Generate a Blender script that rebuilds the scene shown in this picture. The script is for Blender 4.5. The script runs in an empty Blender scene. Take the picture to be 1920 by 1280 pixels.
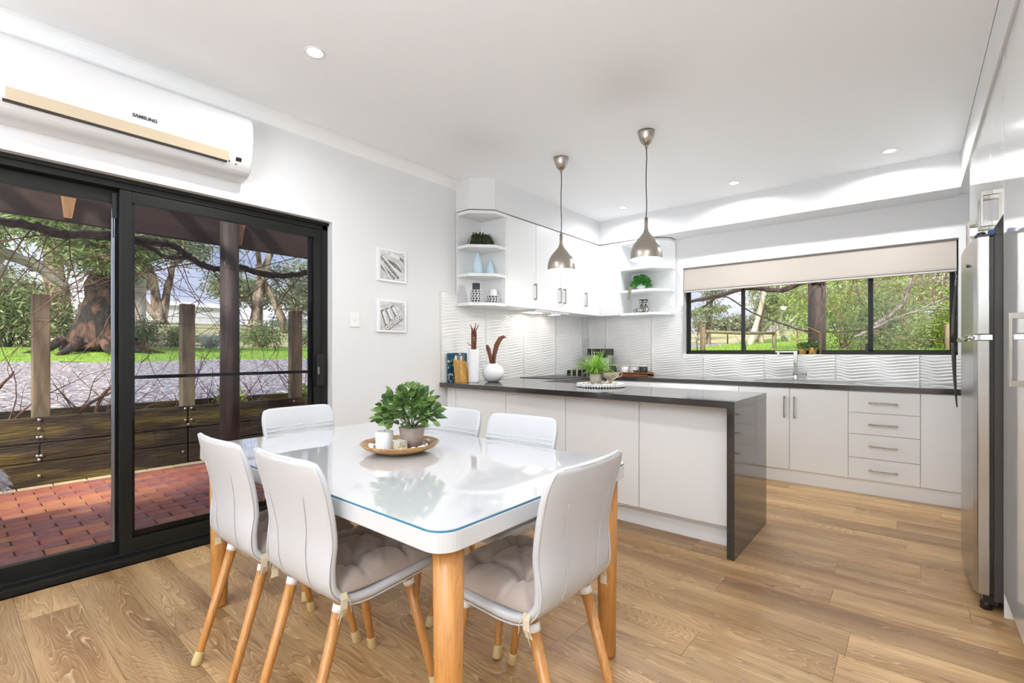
import bpy, bmesh, math, random
import numpy as np
from mathutils import Vector, Matrix, noise as mnoise
PI = math.pi
sc = bpy.context.scene
# ---------------------------------------------------------------- camera
cd = bpy.data.cameras.new('camera'); cam = bpy.data.objects.new('camera', cd); sc.collection.objects.link(cam)
cam.location = (0, 0, 1.184); cam.rotation_euler = (PI / 2, 0, 0.6958)
cd.sensor_width = 36.0; cd.lens = 36.0 * 898.5 / 1920; cd.shift_y = 18.7 / 1920; cd.clip_start = 0.05; cd.clip_end = 400
sc.camera = cam
# ---------------------------------------------------------------- world (broken cloud), sun, exposure
W = bpy.data.worlds.new('sky'); sc.world = W; W.use_nodes = True
wt = W.node_tree; wt.nodes.clear()
def wn(t, **k):
    n = wt.nodes.new(t)
    for a, b in k.items(): setattr(n, a, b)
    return n
wo = wn('ShaderNodeOutputWorld'); wb = wn('ShaderNodeBackground'); wc = wn('ShaderNodeTexCoord')
wm = wn('ShaderNodeMapping'); wm.inputs['Scale'].default_value = (1.5, 1.5, 4.0); wm.inputs['Location'].default_value = (2.4, 1.68, .3)
wz = wn('ShaderNodeTexNoise'); wz.inputs['Scale'].default_value = 1.1; wz.inputs['Detail'].default_value = 6; wz.inputs['Roughness'].default_value = .55
wr = wn('ShaderNodeValToRGB'); wr.color_ramp.elements[0].position = .40; wr.color_ramp.elements[0].color = (.30, .37, .55, 1)
wr.color_ramp.elements[1].position = .60; wr.color_ramp.elements[1].color = (.80, .77, .77, 1)
wt.links.new(wc.outputs['Generated'], wm.inputs[0]); wt.links.new(wm.outputs[0], wz.inputs[0]); wt.links.new(wz.outputs[0], wr.inputs[0])
wt.links.new(wr.outputs[0], wb.inputs[0]); wb.inputs[1].default_value = 1.1; wt.links.new(wb.outputs[0], wo.inputs[0])
sl = bpy.data.lights.new('sun', 'SUN'); sl.energy = 4.5; sl.angle = math.radians(8); sl.color = (1, .95, .86)
so = bpy.data.objects.new('sun', sl); so.rotation_euler = (math.radians(48), 0, math.radians(25)); sc.collection.objects.link(so)
sc.view_settings.view_transform = 'Standard'; sc.view_settings.look = 'None'; sc.view_settings.gamma = 1
sc.view_settings.exposure = 0.66
sc.view_settings.use_curve_mapping = False
LAMP = 5.0      # watts of each ceiling downlight
LCOL = (.96, .985, 1.0)
sc.cycles.max_bounces = 10; sc.cycles.diffuse_bounces = 6; sc.cycles.glossy_bounces = 5; sc.cycles.transmission_bounces = 6
sc.cycles.transparent_max_bounces = 16; sc.cycles.sample_clamp_indirect = 6; sc.cycles.caustics_reflective = False; sc.cycles.caustics_refractive = False
sc.cycles.use_denoising = True
fl_l = bpy.data.lights.new('bounce_fill', 'AREA'); fl_l.shape = 'DISK'; fl_l.size = 1.8; fl_l.energy = 128; fl_l.color = (.92, .985, 1.07)
fl_o = bpy.data.objects.new('bounce_fill', fl_l); fl_o.location = (-.3, -2.1, 1.3); fl_o.rotation_euler = (PI, 0, 0); sc.collection.objects.link(fl_o)   # added fill behind the camera, standing in for a flash bounced off the ceiling
f2_l = bpy.data.lights.new('bounce_fill', 'AREA'); f2_l.shape = 'DISK'; f2_l.size = .7; f2_l.energy = 8; f2_l.color = (.95, .985, 1.04)
f2_o = bpy.data.objects.new('bounce_fill', f2_l); f2_o.location = (-1.75, 4.25, .72); f2_o.rotation_euler = (PI, 0, 0); sc.collection.objects.link(f2_o)   # added fill hidden behind the peninsula, faces up to brighten the kitchen ceiling
# ---------------------------------------------------------------- helpers
random.seed(7)
C = sc.collection.objects
WL = {}
def wloc(o):
    return WL.get(o.name, Vector((0, 0, 0))) if o else Vector((0, 0, 0))
class MB:
    """collects shapes in world coordinates and links them as one mesh object"""
    def __init__(s): s.v = []; s.f = []; s.sm = []
    def add(s, vs, fs, sm=False):
        b = len(s.v); s.v += [tuple(p) for p in vs]; s.f += [tuple(i + b for i in f) for f in fs]; s.sm += [sm] * len(fs); return s
    def box(s, x0, x1, y0, y1, z0, z1):
        return s.add([(x0, y0, z0), (x1, y0, z0), (x1, y1, z0), (x0, y1, z0), (x0, y0, z1), (x1, y0, z1), (x1, y1, z1), (x0, y1, z1)],
                     [(3, 2, 1, 0), (4, 5, 6, 7), (0, 1, 5, 4), (1, 2, 6, 5), (2, 3, 7, 6), (3, 0, 4, 7)])
    def prism(s, poly, z0, z1, axis='z'):
        n = len(poly)
        a = sum(poly[i][0] * poly[(i + 1) % n][1] - poly[(i + 1) % n][0] * poly[i][1] for i in range(n))
        if a < 0: poly = poly[::-1]
        def m(p, q):
            return (p[0], p[1], q) if axis == 'z' else ((q, p[0], p[1]) if axis == 'x' else (p[1], q, p[0]))
        vs = [m(p, z0) for p in poly] + [m(p, z1) for p in poly]
        return s.add(vs, [tuple(range(n))[::-1], tuple(range(n, 2 * n))] + [(i, (i + 1) % n, n + (i + 1) % n, n + i) for i in range(n)])
    def lathe(s, prof, c=(0, 0, 0), n=32, sm=True):
        vs = []; fs = []; m = len(prof)
        for r, z in prof:
            for k in range(n):
                a = 2 * PI * k / n; vs.append((c[0] + r * math.cos(a), c[1] + r * math.sin(a), c[2] + z))
        for j in range(m - 1):
            for k in range(n):
                k2 = (k + 1) % n; fs.append((j * n + k, j * n + k2, (j + 1) * n + k2, (j + 1) * n + k))
        if prof[0][0] > 1e-6: fs.append(tuple(range(n))[::-1])
        if prof[-1][0] > 1e-6: fs.append(tuple(range((m - 1) * n, m * n)))
        return s.add(vs, fs, sm)
    def tube(s, pts, rad, n=8, sm=True, cap=True):
        pts = [Vector(p) for p in pts]
        if not hasattr(rad, '__len__'): rad = [rad] * len(pts)
        vs = []; fs = []; u = None
        for i, p in enumerate(pts):
            t = (pts[min(i + 1, len(pts) - 1)] - pts[max(i - 1, 0)])
            if t.length < 1e-9: t = Vector((0, 0, 1))
            t.normalize()
            if u is None: u = t.orthogonal().normalized()
            else:
                u = u - t * u.dot(t)
                u = t.orthogonal().normalized() if u.length < 1e-6 else u.normalized()
            w = t.cross(u)
            for k in range(n):
                a = 2 * PI * k / n; vs.append(p + (u * math.cos(a) + w * math.sin(a)) * rad[i])
        for j in range(len(pts) - 1):
            for k in range(n):
                k2 = (k + 1) % n; fs.append((j * n + k, j * n + k2, (j + 1) * n + k2, (j + 1) * n + k))
        if cap: fs += [tuple(range(n))[::-1], tuple(range((len(pts) - 1) * n, len(pts) * n))]
        return s.add(vs, fs, sm)
    def sphere(s, c, r, n=10, m=7, sz=1.0, jit=0, rnd=None):
        pr = [(r * math.sin(PI * j / m) + (1e-5 if j in (0, m) else 0), -r * sz * math.cos(PI * j / m)) for j in range(m + 1)]
        return s.lathe(pr, c, n)
    def ball(s, c, rx, ry, rz, n=8, m=6):
        vs = []; fs = []
        for j in range(m + 1):
            for k in range(n):
                a = 2 * PI * k / n; b = PI * j / m
                vs.append((c[0] + rx * math.sin(b) * math.cos(a), c[1] + ry * math.sin(b) * math.sin(a), c[2] - rz * math.cos(b)))
        for j in range(m):
            for k in range(n):
                k2 = (k + 1) % n; fs.append((j * n + k, j * n + k2, (j + 1) * n + k2, (j + 1) * n + k))
        return s.add(vs, fs, True)
    def build(s, name, mat, parent=None, bevel=0, seg=2, kind=None, smooth=None):
        off = wloc(parent)
        me = bpy.data.meshes.new(name)
        me.from_pydata([(p[0] - off.x, p[1] - off.y, p[2] - off.z) for p in s.v], [], s.f)
        me.polygons.foreach_set('use_smooth', s.sm if smooth is None else [smooth] * len(s.f))
        if mat: me.materials.append(mat)
        me.update()
        return link(name, me, parent, bevel, seg, kind)
def link(name, me, parent=None, bevel=0, seg=2, kind=None):
    o = bpy.data.objects.new(name, me); C.link(o)
    if parent: o.parent = parent
    WL[o.name] = wloc(parent).copy()
    if bevel:
        m = o.modifiers.new('bevel', 'BEVEL'); m.width = bevel; m.segments = seg; m.limit_method = 'ANGLE'; m.angle_limit = .6
        m.harden_normals = False
    if kind: o['kind'] = kind
    return o
def tag(o, label, cat, group=None):
    o['label'] = label; o['category'] = cat
    if group: o['group'] = group
    return o
def thing(name, label, cat, loc=(0, 0, 0), group=None):
    o = bpy.data.objects.new(name, None); C.link(o); o.location = loc; o.empty_display_size = .1; WL[o.name] = Vector(loc)
    return tag(o, label, cat, group)
def structure(name, loc=(0, 0, 0)):
    o = bpy.data.objects.new(name, None); C.link(o); o.location = loc; WL[o.name] = Vector(loc); o['kind'] = 'structure'; return o
def copy_tree(o, parent=None):
    c = o.copy(); C.link(c)
    if parent: c.parent = parent
    for ch in list(o.children): copy_tree(ch, c)
    return c
def B(*a): return MB().box(*a)
# ---------------------------------------------------------------- materials
def mat(name, col, rough=.5, metal=0, spec=.5, coat=0, emit=None, bump=None, var=None, trans=0, sheen=0, aniso=0):
    """bump=(scale,strength,dist[,xyz scale]); var=(scale, col2, lo, hi[,xyz scale])"""
    m = bpy.data.materials.new(name); m.use_nodes = True; t = m.node_tree; b = t.nodes['Principled BSDF']
    b.inputs['Base Color'].default_value = (*col, 1); b.inputs['Roughness'].default_value = rough; b.inputs['Metallic'].default_value = metal
    b.inputs['Specular IOR Level'].default_value = spec; b.inputs['Coat Weight'].default_value = coat; b.inputs['Coat Roughness'].default_value = .04
    b.inputs['Transmission Weight'].default_value = trans; b.inputs['Sheen Weight'].default_value = sheen; b.inputs['Anisotropic'].default_value = aniso
    if emit: b.inputs['Emission Color'].default_value = (*emit[0], 1); b.inputs['Emission Strength'].default_value = emit[1]
    def coords(s3):
        tc = t.nodes.new('ShaderNodeTexCoord'); mp = t.nodes.new('ShaderNodeMapping'); mp.inputs['Scale'].default_value = s3
        t.links.new(tc.outputs['Object'], mp.inputs[0]); return mp.outputs[0]
    if var:
        n = t.nodes.new('ShaderNodeTexNoise'); n.inputs['Scale'].default_value = var[0]; n.inputs['Detail'].default_value = 5
        t.links.new(coords(var[4] if len(var) > 4 else (1, 1, 1)), n.inputs[0])
        r = t.nodes.new('ShaderNodeValToRGB'); r.color_ramp.elements[0].position = var[2]; r.color_ramp.elements[1].position = var[3]
        r.color_ramp.elements[0].color = (*col, 1); r.color_ramp.elements[1].color = (*var[1], 1)
        t.links.new(n.outputs[0], r.inputs[0]); t.links.new(r.outputs[0], b.inputs['Base Color'])
    if bump:
        n = t.nodes.new('ShaderNodeTexNoise'); n.inputs['Scale'].default_value = bump[0]; n.inputs['Detail'].default_value = 4
        t.links.new(coords(bump[3] if len(bump) > 3 else (1, 1, 1)), n.inputs[0])
        bp = t.nodes.new('ShaderNodeBump'); bp.inputs['Strength'].default_value = bump[1]; bp.inputs['Distance'].default_value = bump[2]
        t.links.new(n.outputs[0], bp.inputs['Height']); t.links.new(bp.outputs[0], b.inputs['Normal'])
    return m
def wood(name, dark, light, sc3, rough=.45, rnd=.25, pores=0, coat=0, tone2=None):
    """grain runs along the axis with the small scale; per-object shift and tone"""
    m = bpy.data.materials.new(name); m.use_nodes = True; t = m.node_tree; b = t.nodes['Principled BSDF']; L = t.links
    N = lambda k: t.nodes.new('ShaderNode' + k)
    tc = N('TexCoord'); oi = N('ObjectInfo'); mp = N('Mapping'); mp.inputs['Scale'].default_value = sc3
    cx = N('CombineXYZ'); ml = N('Math'); ml.operation = 'MULTIPLY'; ml.inputs[1].default_value = 57.0
    L.new(oi.outputs['Random'], ml.inputs[0])
    for i in range(3): L.new(ml.outputs[0], cx.inputs[i])
    L.new(cx.outputs[0], mp.inputs['Location']); L.new(tc.outputs['Object'], mp.inputs['Vector'])
    n1 = N('TexNoise'); n1.inputs['Scale'].default_value = 1.0; n1.inputs['Detail'].default_value = 6; n1.inputs['Roughness'].default_value = .6; n1.inputs['Distortion'].default_value = .6
    L.new(mp.outputs[0], n1.inputs[0])
    r = N('ValToRGB'); r.color_ramp.elements[0].position = .33; r.color_ramp.elements[1].position = .68
    r.color_ramp.elements[0].color = (*dark, 1); r.color_ramp.elements[1].color = (*light, 1)
    L.new(n1.outputs[0], r.inputs[0]); col = r.outputs[0]
    # contour lines of a slow field: the cathedral figure
    mp2 = N('Mapping'); mp2.inputs['Scale'].default_value = tuple(a * .35 for a in sc3); L.new(cx.outputs[0], mp2.inputs['Location']); L.new(tc.outputs['Object'], mp2.inputs['Vector'])
    n2 = N('TexNoise'); n2.inputs['Scale'].default_value = 1; n2.inputs['Detail'].default_value = 2; n2.inputs['Roughness'].default_value = .45; L.new(mp2.outputs[0], n2.inputs[0])
    k = N('Math'); k.operation = 'MULTIPLY'; k.inputs[1].default_value = 34; L.new(n2.outputs[0], k.inputs[0])
    fr = N('Math'); fr.operation = 'PINGPONG'; fr.inputs[1].default_value = 1; L.new(k.outputs[0], fr.inputs[0])
    r2 = N('ValToRGB'); r2.color_ramp.elements[0].position = .0; r2.color_ramp.elements[1].position = .35
    r2.color_ramp.elements[0].color = (.62, .62, .62, 1); r2.color_ramp.elements[1].color = (1, 1, 1, 1); L.new(fr.outputs[0], r2.inputs[0])
    mx = N('Mix'); mx.data_type = 'RGBA'; mx.blend_type = 'MULTIPLY'; mx.inputs[0].default_value = .55
    L.new(col, mx.inputs[6]); L.new(r2.outputs[0], mx.inputs[7]); col = mx.outputs[2]
    if pores:
        mp3 = N('Mapping'); mp3.inputs['Scale'].default_value = (sc3[0] * 3.2, sc3[1] * 9, sc3[2] * 9) if sc3[0] < sc3[1] else (sc3[0] * 9, sc3[1] * 9, sc3[2] * 3)
        L.new(tc.outputs['Object'], mp3.inputs['Vector']); n3 = N('TexNoise'); n3.inputs['Scale'].default_value = 1; n3.inputs['Detail'].default_value = 3; L.new(mp3.outputs[0], n3.inputs[0])
        L.new(cx.outputs[0], mp3.inputs['Location'])
        r3 = N('ValToRGB'); r3.color_ramp.elements[0].position = .54; r3.color_ramp.elements[1].position = .66
        r3.color_ramp.elements[0].color = (0, 0, 0, 1); r3.color_ramp.elements[1].color = (pores, pores, pores, 1); L.new(n3.outputs[0], r3.inputs[0])
        m3 = N('Mix'); m3.data_type = 'RGBA'; L.new(r3.outputs[0], m3.inputs[0]); L.new(col, m3.inputs[6]); m3.inputs[7].default_value = (*(tone2 or light), 1); col = m3.outputs[2]
    hs = N('HueSaturation'); mr = N('MapRange'); mr.inputs['To Min'].default_value = 1 - rnd; mr.inputs['To Max'].default_value = 1 + rnd
    L.new(oi.outputs['Random'], mr.inputs[0]); L.new(mr.outputs[0], hs.inputs['Value']); L.new(col, hs.inputs['Color']); L.new(hs.outputs[0], b.inputs['Base Color'])
    b.inputs['Roughness'].default_value = rough; b.inputs['Coat Weight'].default_value = coat
    bp = N('Bump'); bp.inputs['Strength'].default_value = .25; bp.inputs['Distance'].default_value = .002; L.new(n1.outputs[0], bp.inputs['Height']); L.new(bp.outputs[0], b.inputs['Normal'])
    return m
def oakfloor():
    m = bpy.data.materials.new('oak_plank'); m.use_nodes = True; t = m.node_tree; b = t.nodes['Principled BSDF']; L = t.links
    N = lambda k: t.nodes.new('ShaderNode' + k)
    tc = N('TexCoord'); oi = N('ObjectInfo'); cx = N('CombineXYZ'); ml = N('Math'); ml.operation = 'MULTIPLY'; ml.inputs[1].default_value = 91.0; L.new(oi.outputs['Random'], ml.inputs[0])
    for i in range(3): L.new(ml.outputs[0], cx.inputs[i])
    def nz(sc, det, rough=.5, dist=0):
        mp = N('Mapping'); mp.inputs['Scale'].default_value = sc; L.new(cx.outputs[0], mp.inputs['Location']); L.new(tc.outputs['Object'], mp.inputs['Vector'])
        n = N('TexNoise'); n.inputs['Scale'].default_value = 1; n.inputs['Detail'].default_value = det; n.inputs['Roughness'].default_value = rough; n.inputs['Distortion'].default_value = dist; L.new(mp.outputs[0], n.inputs[0]); return n.outputs[0]
    def ramp(v, p0, c0, p1, c1):
        r = N('ValToRGB'); e = r.color_ramp.elements; e[0].position = p0; e[0].color = (*c0, 1); e[1].position = p1; e[1].color = (*c1, 1); L.new(v, r.inputs[0]); return r.outputs[0]
    def mix(f, A, B_, mode='MIX'):
        x = N('Mix'); x.data_type = 'RGBA'; x.blend_type = mode
        if isinstance(f, (int, float)): x.inputs[0].default_value = f
        else: L.new(f, x.inputs[0])
        L.new(A, x.inputs[6]); L.new(B_, x.inputs[7]); return x.outputs[2]
    base = ramp(nz((.9, 7, 7), 4), .32, (.275, .145, .058), .70, (.54, .35, .165))
    # long grain figure: contour lines of a slow stretched field, bright cerused lines with dark flanks
    f = nz((.55, 4.2, 4.2), 2.5, .5, .25); k = N('Math'); k.operation = 'MULTIPLY'; k.inputs[1].default_value = 62; L.new(f, k.inputs[0]); fr = N('Math'); fr.operation = 'FRACT'; L.new(k.outputs[0], fr.inputs[0])
    line = ramp(fr.outputs[0], .0, (1, 1, 1), .30, (0, 0, 0)); dark = ramp(fr.outputs[0], .55, (1, 1, 1), .95, (.66, .62, .60))
    col = mix(.75, base, dark, 'MULTIPLY')
    brk = ramp(nz((5, 60, 60), 2), .40, (0, 0, 0), .62, (1, 1, 1)); lm = mix(1.0, line, brk, 'MULTIPLY'); mm = N('Math'); mm.operation = 'MULTIPLY'; mm.inputs[1].default_value = .62; L.new(lm, mm.inputs[0])
    li = N('RGB'); li.outputs[0].default_value = (.70, .54, .35, 1); col = mix(mm.outputs[0], col, li.outputs[0])
    pore = ramp(nz((7, 150, 150), 2), .50, (1, 1, 1), .68, (.74, .70, .66)); col = mix(.8, col, pore, 'MULTIPLY')
    hs = N('HueSaturation'); mr = N('MapRange'); mr.inputs['To Min'].default_value = .82; mr.inputs['To Max'].default_value = 1.22; L.new(oi.outputs['Random'], mr.inputs[0]); L.new(mr.outputs[0], hs.inputs['Value']); L.new(col, hs.inputs['Color'])
    L.new(hs.outputs[0], b.inputs['Base Color']); b.inputs['Roughness'].default_value = .36; b.inputs['Specular IOR Level'].default_value = .4
    bp = N('Bump'); bp.inputs['Strength'].default_value = .35; bp.inputs['Distance'].default_value = .0012; L.new(fr.outputs[0], bp.inputs['Height']); L.new(bp.outputs[0], b.inputs['Normal'])
    return m
def leafmat(name, c1, c2, scale=3, rough=.55, sub=.25):
    m = bpy.data.materials.new(name); m.use_nodes = True; t = m.node_tree; b = t.nodes['Principled BSDF']; L = t.links
    g = t.nodes.new('ShaderNodeNewGeometry'); r = t.nodes.new('ShaderNodeValToRGB')
    r.color_ramp.elements[0].color = (*c1, 1); r.color_ramp.elements[1].color = (*c2, 1)
    L.new(g.outputs['Random Per Island'], r.inputs[0]); L.new(r.outputs[0], b.inputs['Base Color']); b.inputs['Roughness'].default_value = rough
    tr = t.nodes.new('ShaderNodeBsdfTranslucent'); L.new(r.outputs[0], tr.inputs[0]); ms = t.nodes.new('ShaderNodeMixShader'); ms.inputs[0].default_value = sub
    L.new(b.outputs[0], ms.inputs[1]); L.new(tr.outputs[0], ms.inputs[2]); L.new(ms.outputs[0], t.nodes['Material Output'].inputs[0])
    return m
def glassmat(name, tint=(1, 1, 1), ior=1.3):
    """thin pane: clear with fresnel reflection"""
    m = bpy.data.materials.new(name); m.use_nodes = True; t = m.node_tree; L = t.links; t.nodes.remove(t.nodes['Principled BSDF'])
    a = t.nodes.new('ShaderNodeBsdfTransparent'); a.inputs[0].default_value = (*tint, 1); g = t.nodes.new('ShaderNodeBsdfGlossy'); g.inputs['Roughness'].default_value = 0
    f = t.nodes.new('ShaderNodeFresnel'); f.inputs[0].default_value = ior; ms = t.nodes.new('ShaderNodeMixShader')
    L.new(f.outputs[0], ms.inputs[0]); L.new(a.outputs[0], ms.inputs[1]); L.new(g.outputs[0], ms.inputs[2]); L.new(ms.outputs[0], t.nodes['Material Output'].inputs[0])
    return m
M = {}
M['wall'] = mat('wall_paint', (.755, .762, .768), .6)
M['ceil'] = mat('ceiling_paint', (.89, .90, .91), .7)
M['trim'] = mat('cornice_paint', (.84, .84, .83), .5)
M['lam'] = mat('white_laminate', (.815, .825, .83), .32, spec=.4)
M['gloss'] = mat('white_gloss_door', (.82, .82, .82), .07, coat=.5)
M['panel'] = mat('peninsula_panel', (.80, .80, .79), .22)
M['tile'] = mat('white_wavy_tile', (.86, .86, .85), .14, coat=.3)
M['grout'] = mat('grout', (.72, .72, .70), .8)
M['stone'] = mat('dark_stone', (.030, .027, .025), .09, spec=.6, coat=.35, var=(420, (.075, .07, .066), .45, .75), bump=(60, .04, .0005))
M['alu'] = mat('charcoal_aluminium', (.009, .010, .009), .42, metal=.3)
M['alu2'] = mat('black_gasket', (.006, .006, .008), .3)
M['alus'] = mat('anodised_edge', (.30, .33, .40), .25, metal=.8)
M['chrome'] = mat('chrome', (.75, .75, .76), .08, metal=1)
M['steel'] = mat('brushed_steel', (.44, .43, .41), .24, metal=1, aniso=.5, bump=(30, .08, .0006, (1, 1, 60)))
M['nickel'] = mat('satin_nickel', (.36, .34, .30), .27, metal=1)
M['pendmetal'] = mat('brushed_nickel_shade', (.47, .43, .38), .30, metal=1, aniso=.6, bump=(8, .06, .0008, (30, 30, 1)))
M['cream'] = mat('blind_fabric', (.50, .45, .40), .85, bump=(900, .1, .0004))
M['leather'] = mat('white_leatherette', (.545, .555, .57), .42, bump=(700, .06, .0003))
M['seam'] = mat('stitching', (.66, .66, .66), .6)
M['beech'] = wood('beech_legs', (.44, .185, .042), (.58, .275, .075), (60, 60, 4), .35, .05, coat=.2)
M['cap'] = mat('rubber_cap', (.60, .46, .22), .5)
M['taupe'] = mat('taupe_cushion', (.40, .335, .29), .8, sheen=.3, bump=(500, .15, .0005))
M['tie'] = mat('cushion_tie', (.62, .54, .38), .8)
M['tabletop'] = mat('white_lacquer_table', (.64, .65, .66), .10, coat=.4)
M['gedge'] = mat('glass_edge_blue', (.06, .22, .34), .1)
M['glasstop'] = mat('table_glass', (.58, .59, .61), .03, spec=.6, coat=1)
M['white'] = mat('white_ceramic', (.82, .83, .85), .35)
M['black'] = mat('black_plastic', (.012, .012, .013), .3)
M['dgrey'] = mat('dark_grey_side', (.055, .05, .047), .4)
M['acw'] = mat('white_plastic', (.72, .725, .73), .16, coat=.3)
M['acb'] = mat('beige_louver', (.62, .52, .37), .4)
M['lampem'] = mat('lamp_glow', (1, 1, 1), .5, emit=((1, .97, .93), 9))
M['bulb'] = mat('bulb_glow', (1, 1, 1), .5, emit=((1, .96, .9), 12))
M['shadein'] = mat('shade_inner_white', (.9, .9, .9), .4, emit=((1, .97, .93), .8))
M['pane'] = glassmat('window_pane'); M['pane2'] = glassmat('screened_door_pane', (.84, .86, .90))
M['glass'] = glassmat('clear_jar', (.95, .97, .97))
M['floor'] = oakfloor()
M['sub'] = mat('floor_joint', (.07, .04, .02), .8)
M['sleeper'] = mat('sleeper_timber', (.030, .020, .010), .8, var=(1.0, (.17, .125, .028), .48, .66, (2, 1.1, 7)), bump=(8, .8, .02, (2, 1, 9)))
M['postw'] = wood('post_timber', (.13, .10, .06), (.30, .235, .15), (12, 12, 1.4), .85, .12)
M['beam'] = wood('stained_beam', (.030, .014, .011), (.062, .030, .022), (12, 1.5, 12), .7, .1)
M['darkpost'] = wood('round_post_timber', (.030, .020, .018), (.085, .058, .048), (14, 14, 1.2), .7, .1)
M['grn1'] = leafmat('small_leaf', (.045, .13, .022), (.22, .40, .10))
# ---------------------------------------------------------------- room shell
XL, YB, XR, ZC = -3.32, 5.59, .95, 2.79
YF = -4.2
DY0, DY1, DZ = -.56, 1.884, 2.147          # door opening in the left wall
WX0, WX1, WZ0, WZ1 = -2.06, .305, 1.152, 2.158   # window opening in the back wall
wl = structure('wall_left', (XL, 1, 0))
q = MB(); q.box(XL - .24, XL, YF, DY0, 0, 2.9); q.box(XL - .24, XL, DY1, YB + .2, 0, 2.9); q.box(XL - .24, XL, DY0, DY1, DZ, 2.9)
q.build('plasterboard', M['wall'], wl)
wbk = structure('wall_back', (0, YB, 0))
q = MB(); q.box(XL, WX0, YB, YB + .2, 0, 2.9); q.box(WX1, XR + .2, YB, YB + .2, 0, 2.9); q.box(WX0, WX1, YB, YB + .2, 0, WZ0); q.box(WX0, WX1, YB, YB + .2, WZ1, 2.9)
q.build('plasterboard', M['wall'], wbk)
o = B(XR, XR + .15, YF, YB, 0, 2.9).build('wall_right', M['wall'], kind='structure')
o = B(XL, XR, YF - .15, YF, 0, 2.9).build('wall_behind', M['wall'], kind='structure')
o = B(XL, XR, YF, YB, ZC, ZC + .1).build('ceiling', M['ceil'], kind='structure')
# cornice along the left wall: cove profile
pr = [(0, 0)] + [(.075 * (1 - math.cos(a)) + .0, .085 * math.sin(a)) for a in np.linspace(0, PI / 2, 7)]
pf = [(XL, ZC), (XL, ZC - .085)] + [(XL + .078 - .078 * math.cos(a) + .004, ZC - .085 + .085 * math.sin(a)) for a in np.linspace(0.05, PI / 2, 7)]
MB().prism([(z, x) for x, z in pf], YF, 3.147, axis='y').build('trim_1', M['trim'], kind='structure')
# bulkheads over the cupboards
q = MB().prism([(XL, 3.147), (-3.15, 3.147), (-2.98, 3.32), (-2.98, 5.26), (.302, 5.26), (.302, YB), (XL, YB)], 2.505, ZC)
q.build('trim_2', M['wall'], kind='structure')
B(.302, XR, 1.2, YB, 2.522, ZC).build('trim_3', M['wall'], kind='structure')
B(.296, .300, 1.2, 5.258, 2.775, ZC).build('trim_4', M['trim'], kind='structure')
# skirting
B(XL, XL + .014, DY1 + .02, 2.93, 0, .09).build('baseboard_left', M['trim'], kind='structure', bevel=.003)
# floor: joint-dark slab with every plank proud of it
fl = structure('floor', (-1.2, 1, 0))
B(XL, XR, YF, YB, -.12, -.004).build('underlay', M['sub'], fl)
offs = {5: -.32, 3: -.30, 0: -.22, 11: -.32, 6: .035, 9: -.95, 1: -1.42, 2: -.75, 4: -1.02, 7: -.86, 8: -1.25, 10: -1.3}
pitch = .2033
for k in range(-13, 18):
    y0 = 2.06 + pitch * k; y1 = y0 + pitch - .0012
    if y1 < -.4 or y0 > YB: continue
    L = 1.22; x = offs.get(k, random.uniform(-1.2, 0)) - 4 * L
    while x < XR:
        a = max(x, XL); b = min(x + L - .0012, XR)
        if b - a > .02:
            c = ((a + b) / 2, (y0 + y1) / 2); me = MB().box(a - c[0], b - c[0], y0 - c[1], min(y1, YB) - c[1], -.006, 0)
            me_ = bpy.data.meshes.new('plank'); me_.from_pydata(me.v, [], me.f); me_.materials.append(M['floor'])
            p = bpy.data.objects.new('plank', me_); C.link(p); p.parent = fl; p.location = (c[0] + 1.2, c[1] - 1, 0)
        x += L
B(XL, XR, YF, -.45, -.006, 0).build('plank_field', M['floor'], fl, kind='stuff')
# ---------------------------------------------------------------- wavy splashback tiles (each a piece of its wall)
tile_cache = {}
def wavy(w, h, u0, v0):
    """tile face in local XZ, relief towards -Y"""
    nx = max(2, int(w / .62 * 26)); nz = max(2, int(h / .205 * 58))
    g = .0009; vs = []; fs = []
    for j in range(nz + 1):
        for i in range(nx + 1):
            x = w * i / nx; z = h * j / nz; e = min(x, w - x, z, h - z)
            U = u0 + x; V = v0 + z
            ph = V / .0285 * 2 * PI + 2.3 * math.sin(U / .31 * 2 * PI + V * 5) + .9 * math.sin(U / .155 * 2 * PI + 1.0 + V * 9) + .8 * math.sin(V * 24)
            d = .0029 * math.sin(ph) * (.72 + .28 * math.sin(U * 11 + V * 13))
            d *= min(1, e / .006)
            xx = min(max(x, g), w - g); zz = min(max(z, g), h - g)
            vs.append((xx, -.010 - d, zz))
    for j in range(nz):
        for i in range(nx):
            a = j * (nx + 1) + i; fs.append((a, a + 1, a + nx + 2, a + nx + 1))
    n = len(vs); vs += [(g, 0, g), (w - g, 0, g), (w - g, 0, h - g), (g, 0, h - g)]
    bot = list(range(0, nx + 1)); top = list(range(nz * (nx + 1), (nz + 1) * (nx + 1)))
    lef = [j * (nx + 1) for j in range(nz + 1)]; rig = [j * (nx + 1) + nx for j in range(nz + 1)]
    fs += [tuple([n + 1, n] + bot)[::1], tuple([n + 3, n + 2] + top[::-1]), tuple([n, n + 3] + lef[::-1]), tuple([n + 2, n + 1] + rig)]
    me = bpy.data.meshes.new('tile'); me.from_pydata(vs, [], fs); me.materials.append(M['tile'])
    me.polygons.foreach_set('use_smooth', [True] * (nx * nz) + [False] * 4); return me
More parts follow.
